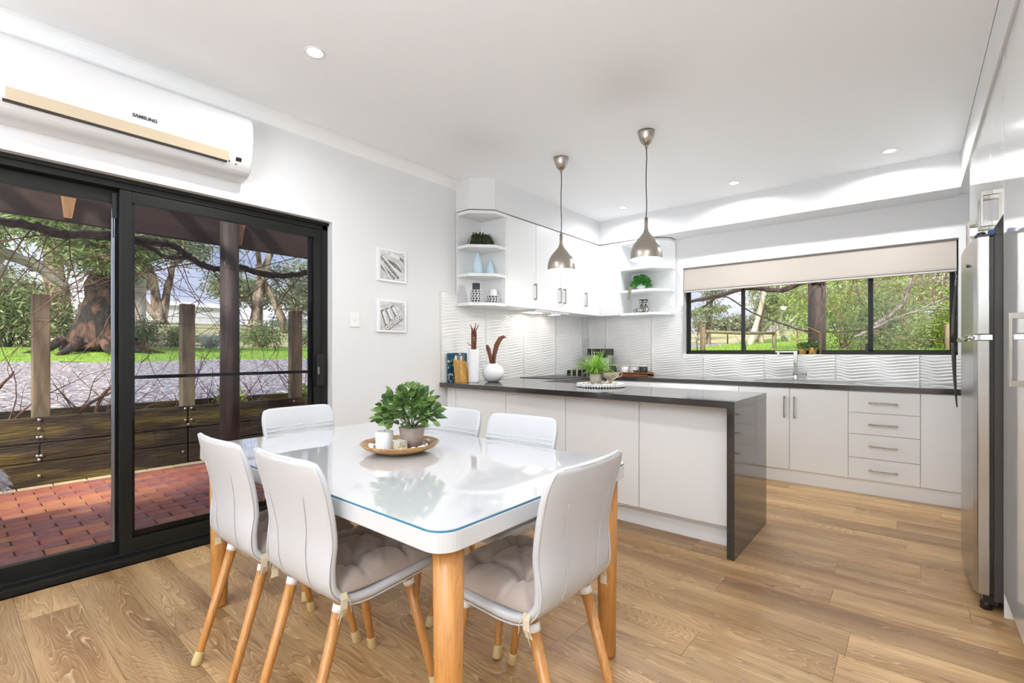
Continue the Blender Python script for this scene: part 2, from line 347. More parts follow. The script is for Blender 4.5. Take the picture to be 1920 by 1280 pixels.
def tiles(edges, rows, wall, place, rot, skip=None):
    for i in range(len(edges) - 1):
        for j in range(len(rows) - 1):
            a, b = edges[i], edges[i + 1]; c, d = rows[j], rows[j + 1]
            if skip:
                r_ = skip(a, b, c, d)
                if r_ is None: continue
                a, b, c, d = r_
            key = (round(b - a, 3), round(d - c, 3), i % 1, 0)
            if key not in tile_cache: tile_cache[key] = wavy(b - a, d - c, 0, c)
            o = bpy.data.objects.new('tile', tile_cache[key]); C.link(o); o.parent = wall
            p = Vector(place(a, c)) - wloc(wall); o.location = p; o.rotation_euler = (0, 0, rot)
rows = [.902, 1.118, 1.321, 1.525, 1.728]
tiles([2.94, 3.546, 4.157, 4.776, 5.39, YB - .004], rows, wl, lambda a, c: (XL, a, c), PI / 2, lambda a, b, c, d: (a, b, c, d) if (a < 3 or d < 1.6 or True) else None)
def bskip(a, b, c, d):
    if a > WX0 - .02:      # under the window only
        if c > 1.0: return (a, b, c, WZ0) if c < 1.13 else None
        return (a, b, c, d)
    if b > WX0 and c > 1.1: return (a, WX0 + .0, c, d)
    return (a, b, c, d)
tiles([XL + .014, -3.06, -2.437, -1.822, -1.199, -.575, .048, .67, XR], rows, wbk, lambda a, c: (a, YB, c), 0, bskip)
tiles([WX0, -1.822], [1.118, WZ0], wbk, lambda a, c: (a, YB, c), 0)
B(XL + .0001, XL + .0088, 2.938, YB, .9, 1.73).build('grout_bed', M['grout'], wl)
q = MB(); q.box(XL, WX0, YB - .0088, YB - .0001, .9, 1.73); q.box(WX0, XR, YB - .0088, YB - .0001, .9, WZ0); q.build('grout_bed', M['grout'], wbk)
# tiled sill ledge
B(WX0, WX1, YB - .008, YB + .115, WZ0 - .004, WZ0 + .002).build('sill', M['tile'], wbk)
# ---------------------------------------------------------------- sliding door (door_1)
d1 = structure('door_1', (XL - .06, .7, 0)); FX = -3.385
q = MB(); q.box(FX - .13, FX, DY0, DY0 + .05, 0, DZ); q.box(FX - .13, FX, DY1 - .045, DY1, 0, DZ)
q.box(FX - .13, FX, DY0, DY1, DZ - .055, DZ); q.box(FX - .13, -3.335, DY0, DY1, 0, .035)
q.box(FX - .13, FX - .0, DY0, DY1, .035, .05)
q.build('frame', M['alu'], d1, bevel=.002)
B(FX - .005, FX + .018, DY0, DY1, DZ - .022, DZ - .0).build('head_flange', M['alu'], d1)
def leaf(name, x0, x1, y0, y1, z0, z1, sw0, sw1, tr, br):
    q = MB(); q.box(x0, x1, y0, y0 + sw0, z0, z1); q.box(x0, x1, y1 - sw1, y1, z0, z1); q.box(x0, x1, y0 + sw0, y1 - sw1, z1 - tr, z1); q.box(x0, x1, y0 + sw0, y1 - sw1, z0, z0 + br)
    return q.build(name, M['alu'], d1, bevel=.002)
lf = leaf('sliding_panel', FX - .045, FX - .004, .648, DY1 - .047, .04, DZ - .058, .056, .058, .062, .085)
B(FX - .028, FX - .022, .70, 1.785, .12, 2.03).build('glass_pane', M['pane2'], lf)
B(FX - .043, FX - .03, .70, 1.785, 1.026, 1.046).build('mid_rail', M['alu2'], lf)
q = MB(); q.box(FX - .045, FX - .035, .704, .722, .12, 2.03); q.box(FX - .045, FX - .035, 1.748, 1.779, .12, 2.03); q.box(FX - .045, FX - .035, .704, 1.779, .12, .16); q.build('screen_frame', M['alu2'], lf)
lf2 = leaf('fixed_panel', FX - .10, FX - .06, DY0 + .05, .662, .04, DZ - .058, .05, .03, .075, .075)
B(FX - .082, FX - .076, DY0 + .09, .64, .11, 2.02).build('glass_pane', M['pane'], lf2)
B(FX - .06, FX - .045, .620, .634, .12, 1.98).build('anodised_strip', M['alus'], lf2)
q = MB(); q.box(FX - .06, FX - .04, .622, .645, 1.93, 2.07); q.tube([(FX - .05, .628, 1.82), (FX - .05, .628, 1.94)], .006, 8)
q.build('top_bolt', M['alu2'], lf2)
h = B(FX - .004, FX + .028, 1.785, 1.845, .93, 1.165).build('handle', M['black'], d1, bevel=.006)
q = MB(); q.box(FX + .026, FX + .036, 1.787, 1.80, 1.02, 1.075); q.lathe([(.006, 0), (.006, .004)], (0, 0, 0), 10)
B(FX + .026, FX + .036, 1.787, 1.80, 1.015, 1.07).build('latch', M['steel'], h, bevel=.002)
# ---------------------------------------------------------------- kitchen window (window_1)
w1 = structure('window_1', ((WX0 + WX1) / 2, YB + .13, WZ0)); FY = YB + .11
q = MB(); q.box(WX0, WX1, FY, FY + .07, WZ0 + .002, WZ0 + .034); q.box(WX0, WX1, FY, FY + .07, WZ1 - .035, WZ1)
q.box(WX0, WX0 + .022, FY, FY + .07, WZ0, WZ1); q.box(WX1 - .03, WX1, FY, FY + .07, WZ0, WZ1); q.build('window_frame', M['alu'], w1, bevel=.002)
def sash(x0, x1, y, s0, s1):
    q = MB(); q.box(x0, x0 + s0, y, y + .025, WZ0 + .02, WZ1 - .03); q.box(x1 - s1, x1, y, y + .025, WZ0 + .02, WZ1 - .03); q.box(x0, x1, y, y + .025, WZ0 + .02, WZ0 + .046); q.box(x0, x1, y, y + .025, WZ1 - .06, WZ1 - .03)
    s = q.build('sash', M['alu'], w1, bevel=.0015)
    B(x0 + s0 - .004, x1 - s1 + .004, y + .010, y + .015, WZ0 + .04, WZ1 - .05).build('glass_pane', M['pane'], s); return s
s1 = sash(WX0 + .018, -1.42, FY + .012, .026, .032); s2 = sash(-1.465, -.285, FY + .04, .03, .03); s3 = sash(-.325, WX1 - .02, FY + .012, .038, .032)
B(-1.43, -1.405, FY - .012, FY + .014, WZ0 + .03, WZ0 + .1).build('window_latch', M['black'], s1, bevel=.003)
B(-.345, -.318, FY - .012, FY + .014, WZ0 + .03, WZ0 + .11).build('window_latch', M['black'], s3, bevel=.003)
B(WX1 - .04, WX1 - .02, FY - .01, FY + .014, 1.42, 1.52).build('window_latch', M['black'], s3, bevel=.003)
# roman blind
bl = thing('roman_blind', 'cream fabric roman blind drawn up to the top of the kitchen window', 'blind', (-.88, YB + .05, 2.15))
q = MB().prism([(1.885, YB + .012), (1.875, YB + .02), (1.875, YB + .052), (2.15, YB + .06), (2.15, YB + .02), (1.90, YB + .006)], WX0 + .004, WX1 - .01, axis='x')
q = MB(); q.add([(x, y, z) for x in (WX0 + .004, WX1 - .012) for y, z in ((YB + .028, 2.145), (YB + .010, 1.915), (YB + .012, 1.896), (YB + .05, 1.89), (YB + .06, 2.145))],
      [(0, 1, 6, 5), (1, 2, 7, 6), (2, 3, 8, 7), (3, 4, 9, 8), (4, 0, 5, 9), (4, 3, 2, 1, 0), (5, 6, 7, 8, 9)])
q.build('blind_fabric', M['cream'], bl)
q = MB(); q.box(WX0 + .004, WX1 - .012, YB + .010, YB + .046, 1.872, 1.890); q.build('bottom_bar', mat('grey_bar', (.52, .49, .46), .5), bl, bevel=.003)
B(WX0 + .002, WX1 - .004, YB + .02, YB + .06, 2.147, 2.157).build('head_rail', mat('shade_rail', (.35, .33, .30), .6), bl)
q = MB()
for k in range(26): q.ball((WX1 - .018 + .003 * math.sin(k * .9), YB + .02 + .002 * math.cos(k), 1.86 - k * .017), .004, .004, .005, 6, 4)
q.build('bead_chain', M['white'], bl)
# ---------------------------------------------------------------- downlights
def downlight(x, y, label, k=1.0):
    t = thing('downlight', label, 'light', (x, y, ZC), 'round recessed ceiling downlights')
    MB().lathe([(.038, .002), (.038, -.003), (.050, -.005), (.053, -.003), (.053, .004)], (x, y, ZC), 32).build('trim_ring', M['acw'], t)
    MB().lathe([(.0001, -.001), (.038, -.001)], (x, y, ZC), 32).build('lens', M['lampem'], t)
    l = bpy.data.lights.new('lamp', 'AREA'); l.shape = 'DISK'; l.size = .055; l.energy = LAMP * k; l.color = LCOL; l.spread = math.radians(165)
    lo = bpy.data.objects.new('lamp', l); C.link(lo); lo.parent = t; lo.location = (0, 0, -.008)
downlight(-2.463, 1.296, 'white recessed downlight in the ceiling above the dining table, near the air conditioner', 1.6)
downlight(-.139, 4.888, 'recessed downlight nearest the fridge, rightmost of three along the bulkhead', 1.9)
downlight(-1.306, 4.865, 'middle recessed downlight of three along the bulkhead over the sink', 1.9)
downlight(-2.479, 4.90, 'recessed downlight in the far corner, between the two pendant cords', 1.0)
for x, y, w in ((-.35, 1.296, 'over the camera, right of the table'), (-2.463, -.9, 'left behind the camera, nearer row'), (-.35, -.9, 'right behind the camera, nearer row'), (-2.463, -2.9, 'left behind the camera, farther row'), (-.35, -2.9, 'right behind the camera, farther row')):
    downlight(x, y, 'recessed ceiling downlight ' + w, 1.6)
# ================================================================ KITCHEN JOINERY
CT = .90; CB = .86
def bar_handle(p, parent, vert=True, L=.135, axis='y', out=(0, -1), name='handle', r=.005):
    """D handle: two posts and a square bar; out = direction away from the door"""
    x, y, z = p; q = MB(); ox, oy = out[0] * .030, out[1] * .030
    if vert:
        q.box(x + ox - r, x + ox + r, y + oy - r, y + oy + r, z - L / 2, z + L / 2)
        for s in (-1, 1):
            zz = z + s * (L / 2 - .008)
            q.box(min(x, x + ox) - (r if ox == 0 else 0), max(x, x + ox) + (r if ox == 0 else 0), min(y, y + oy) - (r if oy == 0 else 0), max(y, y + oy) + (r if oy == 0 else 0), zz - .008, zz + .008)
    else:
        q.box(x - L / 2, x + L / 2, y + oy - r, y + oy + r, z - r, z + r)
        for s in (-1, 1):
            xx = x + s * (L / 2 - .015); q.box(xx - .005, xx + .005, y + oy, y, z - .005, z + .005)
    return q.build(name, M['nickel'], parent, bevel=.0015)
G = .002
# ---- back run of base cabinets (door faces at y = 4.92)
DF = 4.92
def base_unit(x0, x1, label, doors=(), drawers=0, group=None):
    t = thing('base_cabinet', label, 'cabinet', ((x0 + x1) / 2, DF + .3, 0), group)
    B(x0, x1, DF + .018, YB - .01, .12, CB).build('carcass', M['lam'], t)
    B(x0, x1, DF + .022, DF + .04, 0, .12).build('kickboard', M['lam'], t)
    for (a, b, hx) in doors:
        d = B(a + G, b - G, DF, DF + .017, .122, CB - .008).build('door', M['lam'], t, bevel=.0012)
        if hx is not None: bar_handle((hx, DF, .685), d, L=.19)
    if drawers:
        zs = [CB - .008, .675, .496, .299, .122]
        for k in range(4):
            d = B(x0 + G, x1 - G, DF, DF + .017, zs[k + 1] + G, zs[k] - G).build('drawer', M['lam'], t, bevel=.0012)
            bar_handle(((x0 + x1) / 2, DF, zs[k] - .09), d, False, .19)
    return t
base_unit(-2.70, -2.181, 'white base cabinet at the corner of the window run, mostly hidden behind the peninsula', ((-2.70, -2.181, None),))
base_unit(-2.181, -1.277, 'white base cabinet left of the sink, only its top edge visible above the peninsula', ((-2.181, -1.73, None), (-1.73, -1.277, None)))
base_unit(-1.277, -.414, 'white two-door base cabinet below the sink, right of the stone waterfall end', ((-1.277, -.85, -.889), (-.85, -.414, -.81)))
base_unit(-.414, .05, 'white base cabinet with four stacked drawers and bar handles', (), 4)
base_unit(.05, .55, 'white base cabinet at the right end, half hidden by the fridge', ((.05, .55, None),))
# ---- left run (fronts at x = -2.72)
t = thing('base_cabinet', 'white base cabinet run under the cooktop along the tiled left wall', 'cabinet', (-3.0, 4.3, 0))
B(XL + .002, -2.738, 3.64, YB - .012, .12, CB).build('carcass', M['lam'], t); B(XL + .002, -2.76, 3.64, YB - .012, 0, .12).build('kickboard', M['lam'], t)
B(-2.737, -2.72, 3.66, 4.05, .122, CB - .008).build('door', M['lam'], t, bevel=.001)
ov = thing('oven', 'black glass built-in oven under the cooktop behind the peninsula', 'oven', (-2.73, 4.36, 0))
B(-2.737, -2.712, 4.06, 4.66, .14, CB - .01).build('oven_door', M['black'], ov, bevel=.002)
MB().tube([(-2.68, 4.12, .72), (-2.68, 4.60, .72)], .007, 8).build('handle', M['steel'], ov)
# ---- peninsula
t = thing('peninsula_cabinet', 'white peninsula cabinet of wide plain panels behind the dining chairs', 'cabinet', (-2.0, 3.3, 0))
PF = 3.02
B(XL + .002, -.812, PF + .019, 3.60, .12, CB).build('carcass', M['lam'], t)
B(XL + .016, -.812, PF + .058, PF + .075, 0, .135).build('kickboard', M['lam'], t)
for a, b in ((XL + .016, -3.19), (-3.19, -2.59), (-2.59, -2.0), (-2.0, -1.41), (-1.41, -.812)):
    B(a + .0025, b - .0025, PF, PF + .018, .137, CB - .006).build('panel', M['panel'], t, bevel=.0012)
# ---- worktops
wt_ = thing('worktop', 'dark speckled stone peninsula worktop with a waterfall end leg', 'worktop', (-2, 3.3, CB))
MB().prism([(XL + .002, 2.942), (-.77, 2.88), (-.77, 3.656), (-2.70, 3.656), (-2.70, 4.90), (XL + .002, 4.90)], CB, CT).build('slab', M['stone'], wt_, bevel=.0012)
B(-.812, -.7705, 2.882, 3.655, 0, CB).build('waterfall_end', M['stone'], wt_, bevel=.0012)
wt2 = thing('worktop', 'dark stone worktop running below the kitchen window with the sink in it', 'worktop', (-1, 5.2, CB))
MB().prism([(XL + .002, 4.902), (.93, 4.902), (.93, YB - .012), (XL + .002, YB - .012)], CB, CT).build('slab', M['stone'], wt2, bevel=.0012)
# ---- upper cabinets on the left wall (fronts x = -2.98) and corner
UZ0, UZ1, UF = 1.622, 2.493, -2.98
def upper(y0, y1, label, doors, z0=UZ0):
    t = thing('wall_cabinet', label, 'cabinet', (-3.1, (y0 + y1) / 2, z0))
    B(XL + .012, UF - .018, y0, y1, z0, 2.47).build('carcass', M['lam'], t)
    for a, b, hy in doors:
        d = B(UF - .017, UF, a + G, b - G, z0 + .001, UZ1).build('door', M['lam'], t, bevel=.0012)
        if hy: bar_handle((UF, hy, 1.795), d, L=.165, out=(1, 0))
    return t
upper(3.489, 3.955, 'white single-door wall cabinet beside the angled open shelves', ((3.489, 3.955, 3.925),))
uc = upper(3.955, 4.861, 'white two-door wall cabinet with paired handles and rangehood below', ((3.955, 4.415, 4.373), (4.415, 4.861, 4.462)))
cc = upper(4.861, 5.245, 'white corner wall cabinet with a handle on its left edge', ((4.861, 5.262, 4.915),))
B(UF, -2.717, 5.262, 5.28, UZ0 + .001, UZ1).build('end_panel', M['lam'], cc, bevel=.001)
B(UF - .018, -2.717, 5.281, YB - .012, UZ0, UZ1).build('side_carcass', M['lam'], cc)
# rangehood slide-out under the two-door unit
rh = thing('rangehood', 'slim rangehood under the wall cabinets with a lit lamp over the splashback', 'rangehood', (-3.1, 4.3, 1.61))
B(-3.29, -3.0, 3.98, 4.60, 1.604, 1.621).build('body', M['lam'], rh, bevel=.002)
B(-3.20, -3.10, 4.36, 4.43, 1.595, 1.605).build('switch_block', M['steel'], rh, bevel=.002)
for y in (4.15, 4.50):
    B(-3.22, -3.09, y - .10, y + .06, 1.6015, 1.6042).build('lamp_cover', mat('hood_glow', (1, 1, 1), .4, emit=((1, .9, .75), 3)), rh)
    l = bpy.data.lights.new('hood_lamp', 'AREA'); l.size = .10; l.energy = .5 if y < 4.3 else .2; l.color = (1, .90, .76); lo = bpy.data.objects.new('hood_lamp', l); C.link(lo); lo.parent = rh; lo.location = Vector((-3.16, y - .02, 1.60)) - wloc(rh)
# ---- open shelf units with clipped corners
def shelf_unit(poly, back, tops, label, sidewall):
    t = thing('shelf_unit', label, 'shelves', (poly[0][0], poly[0][1], 1.61))
    for z in tops: MB().prism(poly, z - .028, z).build('shelf', M['lam'], t, bevel=.0015)
    for bx in back: B(*bx).build('back_panel', M['lam'], t)
    for bx in sidewall: B(*bx).build('side_panel', M['lam'], t, bevel=.001)
    return t
TOPS = [1.64, 1.912, 2.178, 2.494]
shelf_unit([(XL + .012, 3.147), (-3.15, 3.147), (UF + .001, 3.318), (UF + .001, 3.470), (XL + .012, 3.470)], [(XL + .011, XL + .020, 3.14, 3.488, 1.613, 2.498)], TOPS,
           'white open corner shelves at the end of the wall cabinets, left of the cooktop', [(XL + .02, UF, 3.470, 3.4885, 1.622, 2.498)])
shelf_unit([(-2.698, YB - .022), (-2.698, 5.261), (-2.31, 5.261), (-2.145, 5.43), (-2.145, YB - .022)], [(-2.716, -2.142, YB - .022, YB - .011, 1.613, 2.498)], TOPS,
           'white open shelves with clipped corners beside the kitchen window', [(-2.716, -2.698, 5.281, YB - .022, 1.622, 2.498)])
# ---- tall joinery on the right (fronts x = .314)
TX = .314
def c_handle(y, z0, z1, parent, w=.022):
    q = MB(); q.box(TX - .043, TX - .033, y - w / 2, y + w / 2, z0, z1)
    for z in (z0, z1 - .022): q.box(TX - .034, TX, y - w / 2, y + w / 2, z, z + .022)
    return q.build('handle', M['nickel'], parent, bevel=.001)
def tall(y0, y1, z0, label, doors, hz, gable=None):
    t = thing('tall_cabinet', label, 'cabinet', (.6, (y0 + y1) / 2, z0))
    B(TX + .019, XR - .002, y0 + .001, y1 - .001, z0 if z0 else .107, 2.52).build('carcass', M['lam'], t)
    if not z0:
        B(TX + .06, XR - .002, y0, y1 - .02, 0, .107).build('kickboard', M['lam'], t)
    for a, b, hy in doors:
        d = B(TX, TX + .018, a + G, b - G, (z0 if z0 else .108), 2.512).build('door', M['gloss'], t, bevel=.0012)
        if hy: c_handle(hy, hz[0], hz[1], d)
    if gable: B(TX, XR - .002, gable[0], gable[1], 0, 2.515).build('gable', M['gloss'], t)
    return t
tall(1.85, 3.04, 0, 'glossy white pantry cupboard with a long square handle, nearest the camera on the right', ((1.85, 2.455, None), (2.455, 3.038, 2.52)), (1.055, 1.325), (3.04, 3.057))
tall(3.058, 3.985, 1.80, 'glossy white cupboard above the fridge with square handles', ((3.06, 3.52, 3.465), (3.52, 3.985, 3.58)), (1.829, 2.011))
tall(3.985, 4.69, 0, 'glossy white tall cupboard beyond the fridge, next to the window', ((3.985, 4.27, 4.225), (4.27, 4.69, 4.32)), (1.829, 2.011))
# ---- fridge
fr = thing('fridge', 'stainless steel two-door fridge with a dark grey side, at the right edge', 'fridge', (.55, 3.48, 0))
B(.285, .90, 3.075, 3.86, .045, 1.715).build('body', M['dgrey'], fr, bevel=.006)
def bulge(z0, z1):
    ys = np.linspace(3.068, 3.868, 17); front = []
    for y in ys:
        tt = (y - 3.468) / .4; x = .205 + .020 * tt ** 2
        if abs(tt) > .96: x += .006
        front.append((x, y))
    return MB().prism(front + [(.272, 3.868), (.272, 3.068)], z0, z1)
ud = bulge(1.262, 1.712).build('upper_door', M['steel'], fr, bevel=.004); ld = bulge(.07, 1.235).build('lower_door', M['steel'], fr, bevel=.004)
B(.272, .285, 3.082, 3.85, .075, 1.705).build('door_gasket', M['black'], fr)
q = MB(); q.tube([(.212, y, 1.247 + .006 * math.sin((y - 3.07) * 9)) for y in np.linspace(3.065, 3.86, 12)], .011, 8); q.box(.215, .28, 3.068, 3.10, 1.237, 1.26); q.build('trim_strip', M['chrome'], fr)
for (za, zb, par) in ((1.27, 1.60, ud), (.86, 1.235, ld)):
    up = za > 1.25
    pts = [(.186 + .014 * ((k / 12) if up else (1 - k / 12)) ** 2, 3.80, za + (zb - za) * k / 12) for k in range(13)]
    MB().tube(pts, [.003 + .008 * (1 - ((k / 12) if up else (1 - k / 12)) ** 1.5) for k in range(13)], 8).build('handle', M['dgrey'], par)
q = MB(); q.box(.222, .285, 3.075, 3.15, 1.712, 1.722); q.lathe([(.016, 0), (.016, .014), (.008, .018)], (.245, 3.10, 1.718), 12); q.build('hinge_cover', M['black'], fr, bevel=.002)
q = MB(); q.lathe([(.022, 0), (.022, .03), (.012, .045)], (.262, 3.10, .0), 14); q.lathe([(.022, 0), (.022, .03), (.012, .045)], (.262, 3.82, .0), 14); q.box(.25, .30, 3.08, 3.86, .03, .07); q.build('foot', M['black'], fr)
q = MB(); q.tube([(.2085, 3.20, 1.592), (.2075, 3.215, 1.603), (.2065, 3.23, 1.596), (.2065, 3.245, 1.607), (.206, 3.26, 1.614)], .0035, 6); q.build('badge', M['black'], ud)
B(.27, .295, 3.12, 3.15, 1.7225, 1.746).build('clip', mat('blue_plastic', (.01, .12, .35), .4), None, bevel=.004)
tag(bpy.data.objects['clip'], 'small blue plastic clip lying on top of the fridge', 'clip')
# ---- sink and tap
sk = thing('sink', 'stainless steel sink with drainer set in the window worktop', 'sink', (-.8, 5.28, CT))
q = MB(); q.box(-1.18, -.40, 5.04, 5.06, CT, CT + .003); q.box(-1.18, -.40, 5.46, 5.50, CT, CT + .003); q.box(-1.18, -1.15, 5.06, 5.46, CT, CT + .003); q.box(-.42, -.40, 5.06, 5.46, CT, CT + .003); q.box(-.80, -.76, 5.06, 5.46, CT, CT + .003)
q.build('rim', M['steel'], sk)
for a, b in ((-1.15, -.80), (-.76, -.42)): B(a, b, 5.06, 5.46, CT - .0, CT + .001).build('bowl', mat('sink_bowl', (.3, .3, .3), .3, metal=1), sk)
tp = thing('kitchen_tap', 'square chrome mixer tap in front of the kitchen window', 'tap', (-.895, 5.50, CT))
q = MB(); q.lathe([(.028, .003), (.028, .012), (.022, .016), (.022, .05)], (-.895, 5.50, CT), 20); q.box(-.918, -.872, 5.478, 5.522, CT + .045, CT + .075); q.box(-.912, -.878, 5.484, 5.516, CT + .07, CT + .29); q.build('body', M['chrome'], tp, bevel=.003)
q = MB(); q.box(-1.075, -.880, 5.486, 5.514, CT + .272, CT + .290); q.box(-1.06, -1.035, 5.488, 5.512, CT + .245, CT + .275); q.build('spout', M['chrome'], tp, bevel=.003)
q = MB(); q.box(-.878, -.80, 5.49, 5.51, CT + .055, CT + .072); q.box(-.806, -.796, 5.49, 5.51, CT + .04, CT + .13); q.build('lever', M['chrome'], tp, bevel=.002)
# ---- cooktop, sockets
ck = thing('cooktop', 'black glass cooktop set in the stone worktop below the rangehood', 'cooktop', (-3.02, 4.36, CT))
B(-3.27, -2.80, 4.05, 4.66, CT, CT + .005).build('glass', M['black'], ck, bevel=.001)
for x, y in ((-3.13, 4.2), (-3.13, 4.5), (-2.93, 4.2), (-2.93, 4.5)): MB().lathe([(.070, .0055), (.070, .0058), (.068, .0058)], (x, y, CT), 28).build('heating_zone', M['dgrey'], ck)
for k in range(4):
    o = B(XL + .0145, XL + .026, 5.03 + k * .125, 5.10 + k * .125, CT + .006, CT + .052).build('knob', M['black'], None, bevel=.002)
    tag(o, ('nearest', 'second', 'third', 'farthest')[k] + ' small square black knob in the row along the foot of the left splashback', 'knob', 'black knobs along the splashback')
def plate(x, y, z, w, h, ax, label, rock):
    t = thing('power_outlet' if rock > 1 else 'light_switch', label, 'outlet' if rock > 1 else 'switch', (x, y, z))
    if ax == 'x':
        B(x, x + .009, y - w / 2, y + w / 2, z - h / 2, z + h / 2).build('plate', M['trim'], t, bevel=.003)
        B(x + .009, x + .013, y - .006, y + .006, z - .012, z + .012).build('rocker', M['trim'], t, bevel=.001)
    else:
        B(x - w / 2, x + w / 2, y - .009, y, z - h / 2, z + h / 2).build('plate', M['trim'], t, bevel=.003)
        for s in (-1, 1): B(x + s * .03 - .006, x + s * .03 + .006, y - .012, y - .009, z + .005, z + .025).build('rocker', M['trim'], t, bevel=.001)
    return t
plate(XL, 2.07, 1.432, .08, .115, 'x', 'white light switch plate on the wall between the door and the pictures', 1)
plate(-2.65, YB - .0145, 1.03, .12, .085, 'y', 'white double power outlet on the tiles above the canister tray', 2)
# ================================================================ AIR CONDITIONER
ac = thing('air_conditioner', 'white wall-mounted split air conditioner above the sliding door', 'air conditioner', (XL + .1, .68, 2.3))
def acprof():   # (depth, z)
    return [(0, 2.262), (.04, 2.258), (.10, 2.268), (.145, 2.292), (.172, 2.330), (.188, 2.372), (.200, 2.43), (.204, 2.50), (.200, 2.565), (.190, 2.60), (.17, 2.624), (.13, 2.634), (0, 2.634)]
AY0, AY1 = .10, 1.252
pr = acprof(); n = len(pr); q = MB(); vs = []
secs = [(AY0, .94), (AY0 + .008, .985), (AY0 + .02, 1), (AY1 - .02, 1), (AY1 - .008, .985), (AY1, .94)]
for y, s in secs:
    for d, z in pr: vs.append((XL + d * s, y, 2.45 + (z - 2.45) * (1 - (1 - s) * .4)))
fs = []
for j in range(len(secs) - 1):
    for k in range(n - 1): fs.append((j * n + k, j * n + k + 1, (j + 1) * n + k + 1, (j + 1) * n + k))
fs += [tuple(range(n))[::-1], tuple(range((len(secs) - 1) * n, len(secs) * n))]
q.add(vs, fs, True); o = q.build('housing', M['acw'], ac)
for p in o.data.polygons:
    if len(p.vertices) > 4: p.use_smooth = False
q = MB().prism([(XL + .172, 2.3255), (XL + .182, 2.324), (XL + .1985, 2.374), (XL + .186, 2.376)], .193, 1.112, axis='y') if 0 else MB()
q.add([(XL + d, y, z) for y in (.193, 1.112) for d, z in ((.168, 2.326), (.181, 2.324), (.198, 2.376), (.184, 2.378))], [(0, 1, 2, 3), (7, 6, 5, 4), (0, 4, 5, 1), (1, 5, 6, 2), (2, 6, 7, 3), (3, 7, 4, 0)])
q.build('louver', M['acb'], ac, bevel=.001)
q = MB(); q.add([(XL + d, y, z) for y in (.185, 1.105) for d, z in ((.160, 2.316), (.174, 2.314), (.182, 2.3245), (.165, 2.326))], [(0, 1, 2, 3), (7, 6, 5, 4), (0, 4, 5, 1), (1, 5, 6, 2), (2, 6, 7, 3), (3, 7, 4, 0)])
q.build('air_slot', M['dgrey'], ac)
def strip_on(y0, y1, z0, z1, name, m):
    def dx(z): return np.interp(z, [2.292, 2.33, 2.372, 2.43], [.145, .172, .188, .2]) + .0012
    q = MB(); q.add([(XL + dx(z) - k, y, z) for k in (0, .004) for y, z in ((y0, z0), (y1, z0), (y1, z1), (y0, z1))], [(0, 1, 2, 3), (0, 4, 5, 1), (1, 5, 6, 2), (2, 6, 7, 3), (3, 7, 4, 0)]); return q.build(name, m, ac)
strip_on(1.155, 1.186, 2.338, 2.360, 'display_window', M['black']); strip_on(1.155, 1.164, 2.318, 2.324, 'indicator', M['black']); strip_on(1.118, 1.126, 2.325, 2.331, 'indicator', M['black'])
strip_on(AY0 + .01, AY1 - .01, 2.296, 2.2985, 'seam_line', M['grout'])
def text_mesh(s, size, mt, parent, mtx, name='lettering', ext=.0006, bold=.0):
    cu = bpy.data.curves.new(name, 'FONT'); cu.body = s; cu.size = size; cu.extrude = ext; cu.align_x = 'CENTER'; cu.offset = bold
    to = bpy.data.objects.new(name, cu); C.link(to); bpy.context.view_layer.update()
    me = bpy.data.meshes.new_from_object(to.evaluated_get(bpy.context.evaluated_depsgraph_get())); bpy.data.objects.remove(to)
    me.transform(mtx); me.materials.append(mt); 
    off = wloc(parent); me.transform(Matrix.Translation(-off)); return link(name, me, parent)
tilt = math.atan2(.012, .058)
text_mesh('SAMSUNG', .0235, mat('logo_grey', (.05, .05, .06), .4), ac, Matrix.Translation((XL + .1990, .703, 2.412)) @ Matrix.Rotation(PI / 2, 4, 'Z') @ Matrix.Rotation(PI / 2 + tilt, 4, 'X'), bold=.0006)
# ================================================================ PENDANTS
def pendant(x, y, label, zb=1.856):
    t = thing('pendant_light', label, 'pendant light', (x, y, ZC), 'brushed nickel pendants over the peninsula')
    MB().lathe([(.060, 0), (.059, -.012), (.052, -.045), (.036, -.080), (.020, -.098), (.010, -.104), (.010, -.122), (.003, -.124)], (x, y, ZC), 36).build('canopy', M['pendmetal'], t)
    q = MB(); q.tube([(x + .003 * math.sin(k * 1.3), y + .002 * math.sin(k * 2.1), ZC - .12 - (ZC - .12 - zb - .29) * k / 8) for k in range(9)], .0035, 8); q.build('cord', M['black'], t)
    prof = [(.0125, .305), (.0135, .235), (.018, .212), (.028, .190), (.049, .165), (.073, .138), (.093, .108), (.106, .075), (.113, .040), (.1145, .0)]
    MB().lathe(prof[::-1] , (x, y, zb), 48).build('shade', M['pendmetal'], t)
    o = t.children[-1]
    inner = [(.1135, .0005), (.1120, .040), (.105, .073), (.092, .105), (.072, .134), (.048, .160), (.026, .184)]
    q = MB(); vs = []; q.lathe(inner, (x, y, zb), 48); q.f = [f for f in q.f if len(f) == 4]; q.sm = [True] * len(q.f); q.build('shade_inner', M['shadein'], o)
    q = MB(); q.ball((x, y, zb + .055), .035, .035, .045, 14, 9); q.build('bulb', M['bulb'], t)
    l = bpy.data.lights.new('bulb_light', 'POINT'); l.energy = 7; l.shadow_soft_size = .04; l.color = (1, .95, .88)
    lo = bpy.data.objects.new('bulb_light', l); C.link(lo); lo.parent = t; lo.location = (0, 0, zb - ZC - .004)
    return t
pendant(-2.24, 3.32, 'left brushed nickel bell pendant light hanging over the peninsula')
pendant(-1.493, 3.32, 'right brushed nickel bell pendant light hanging over the peninsula')
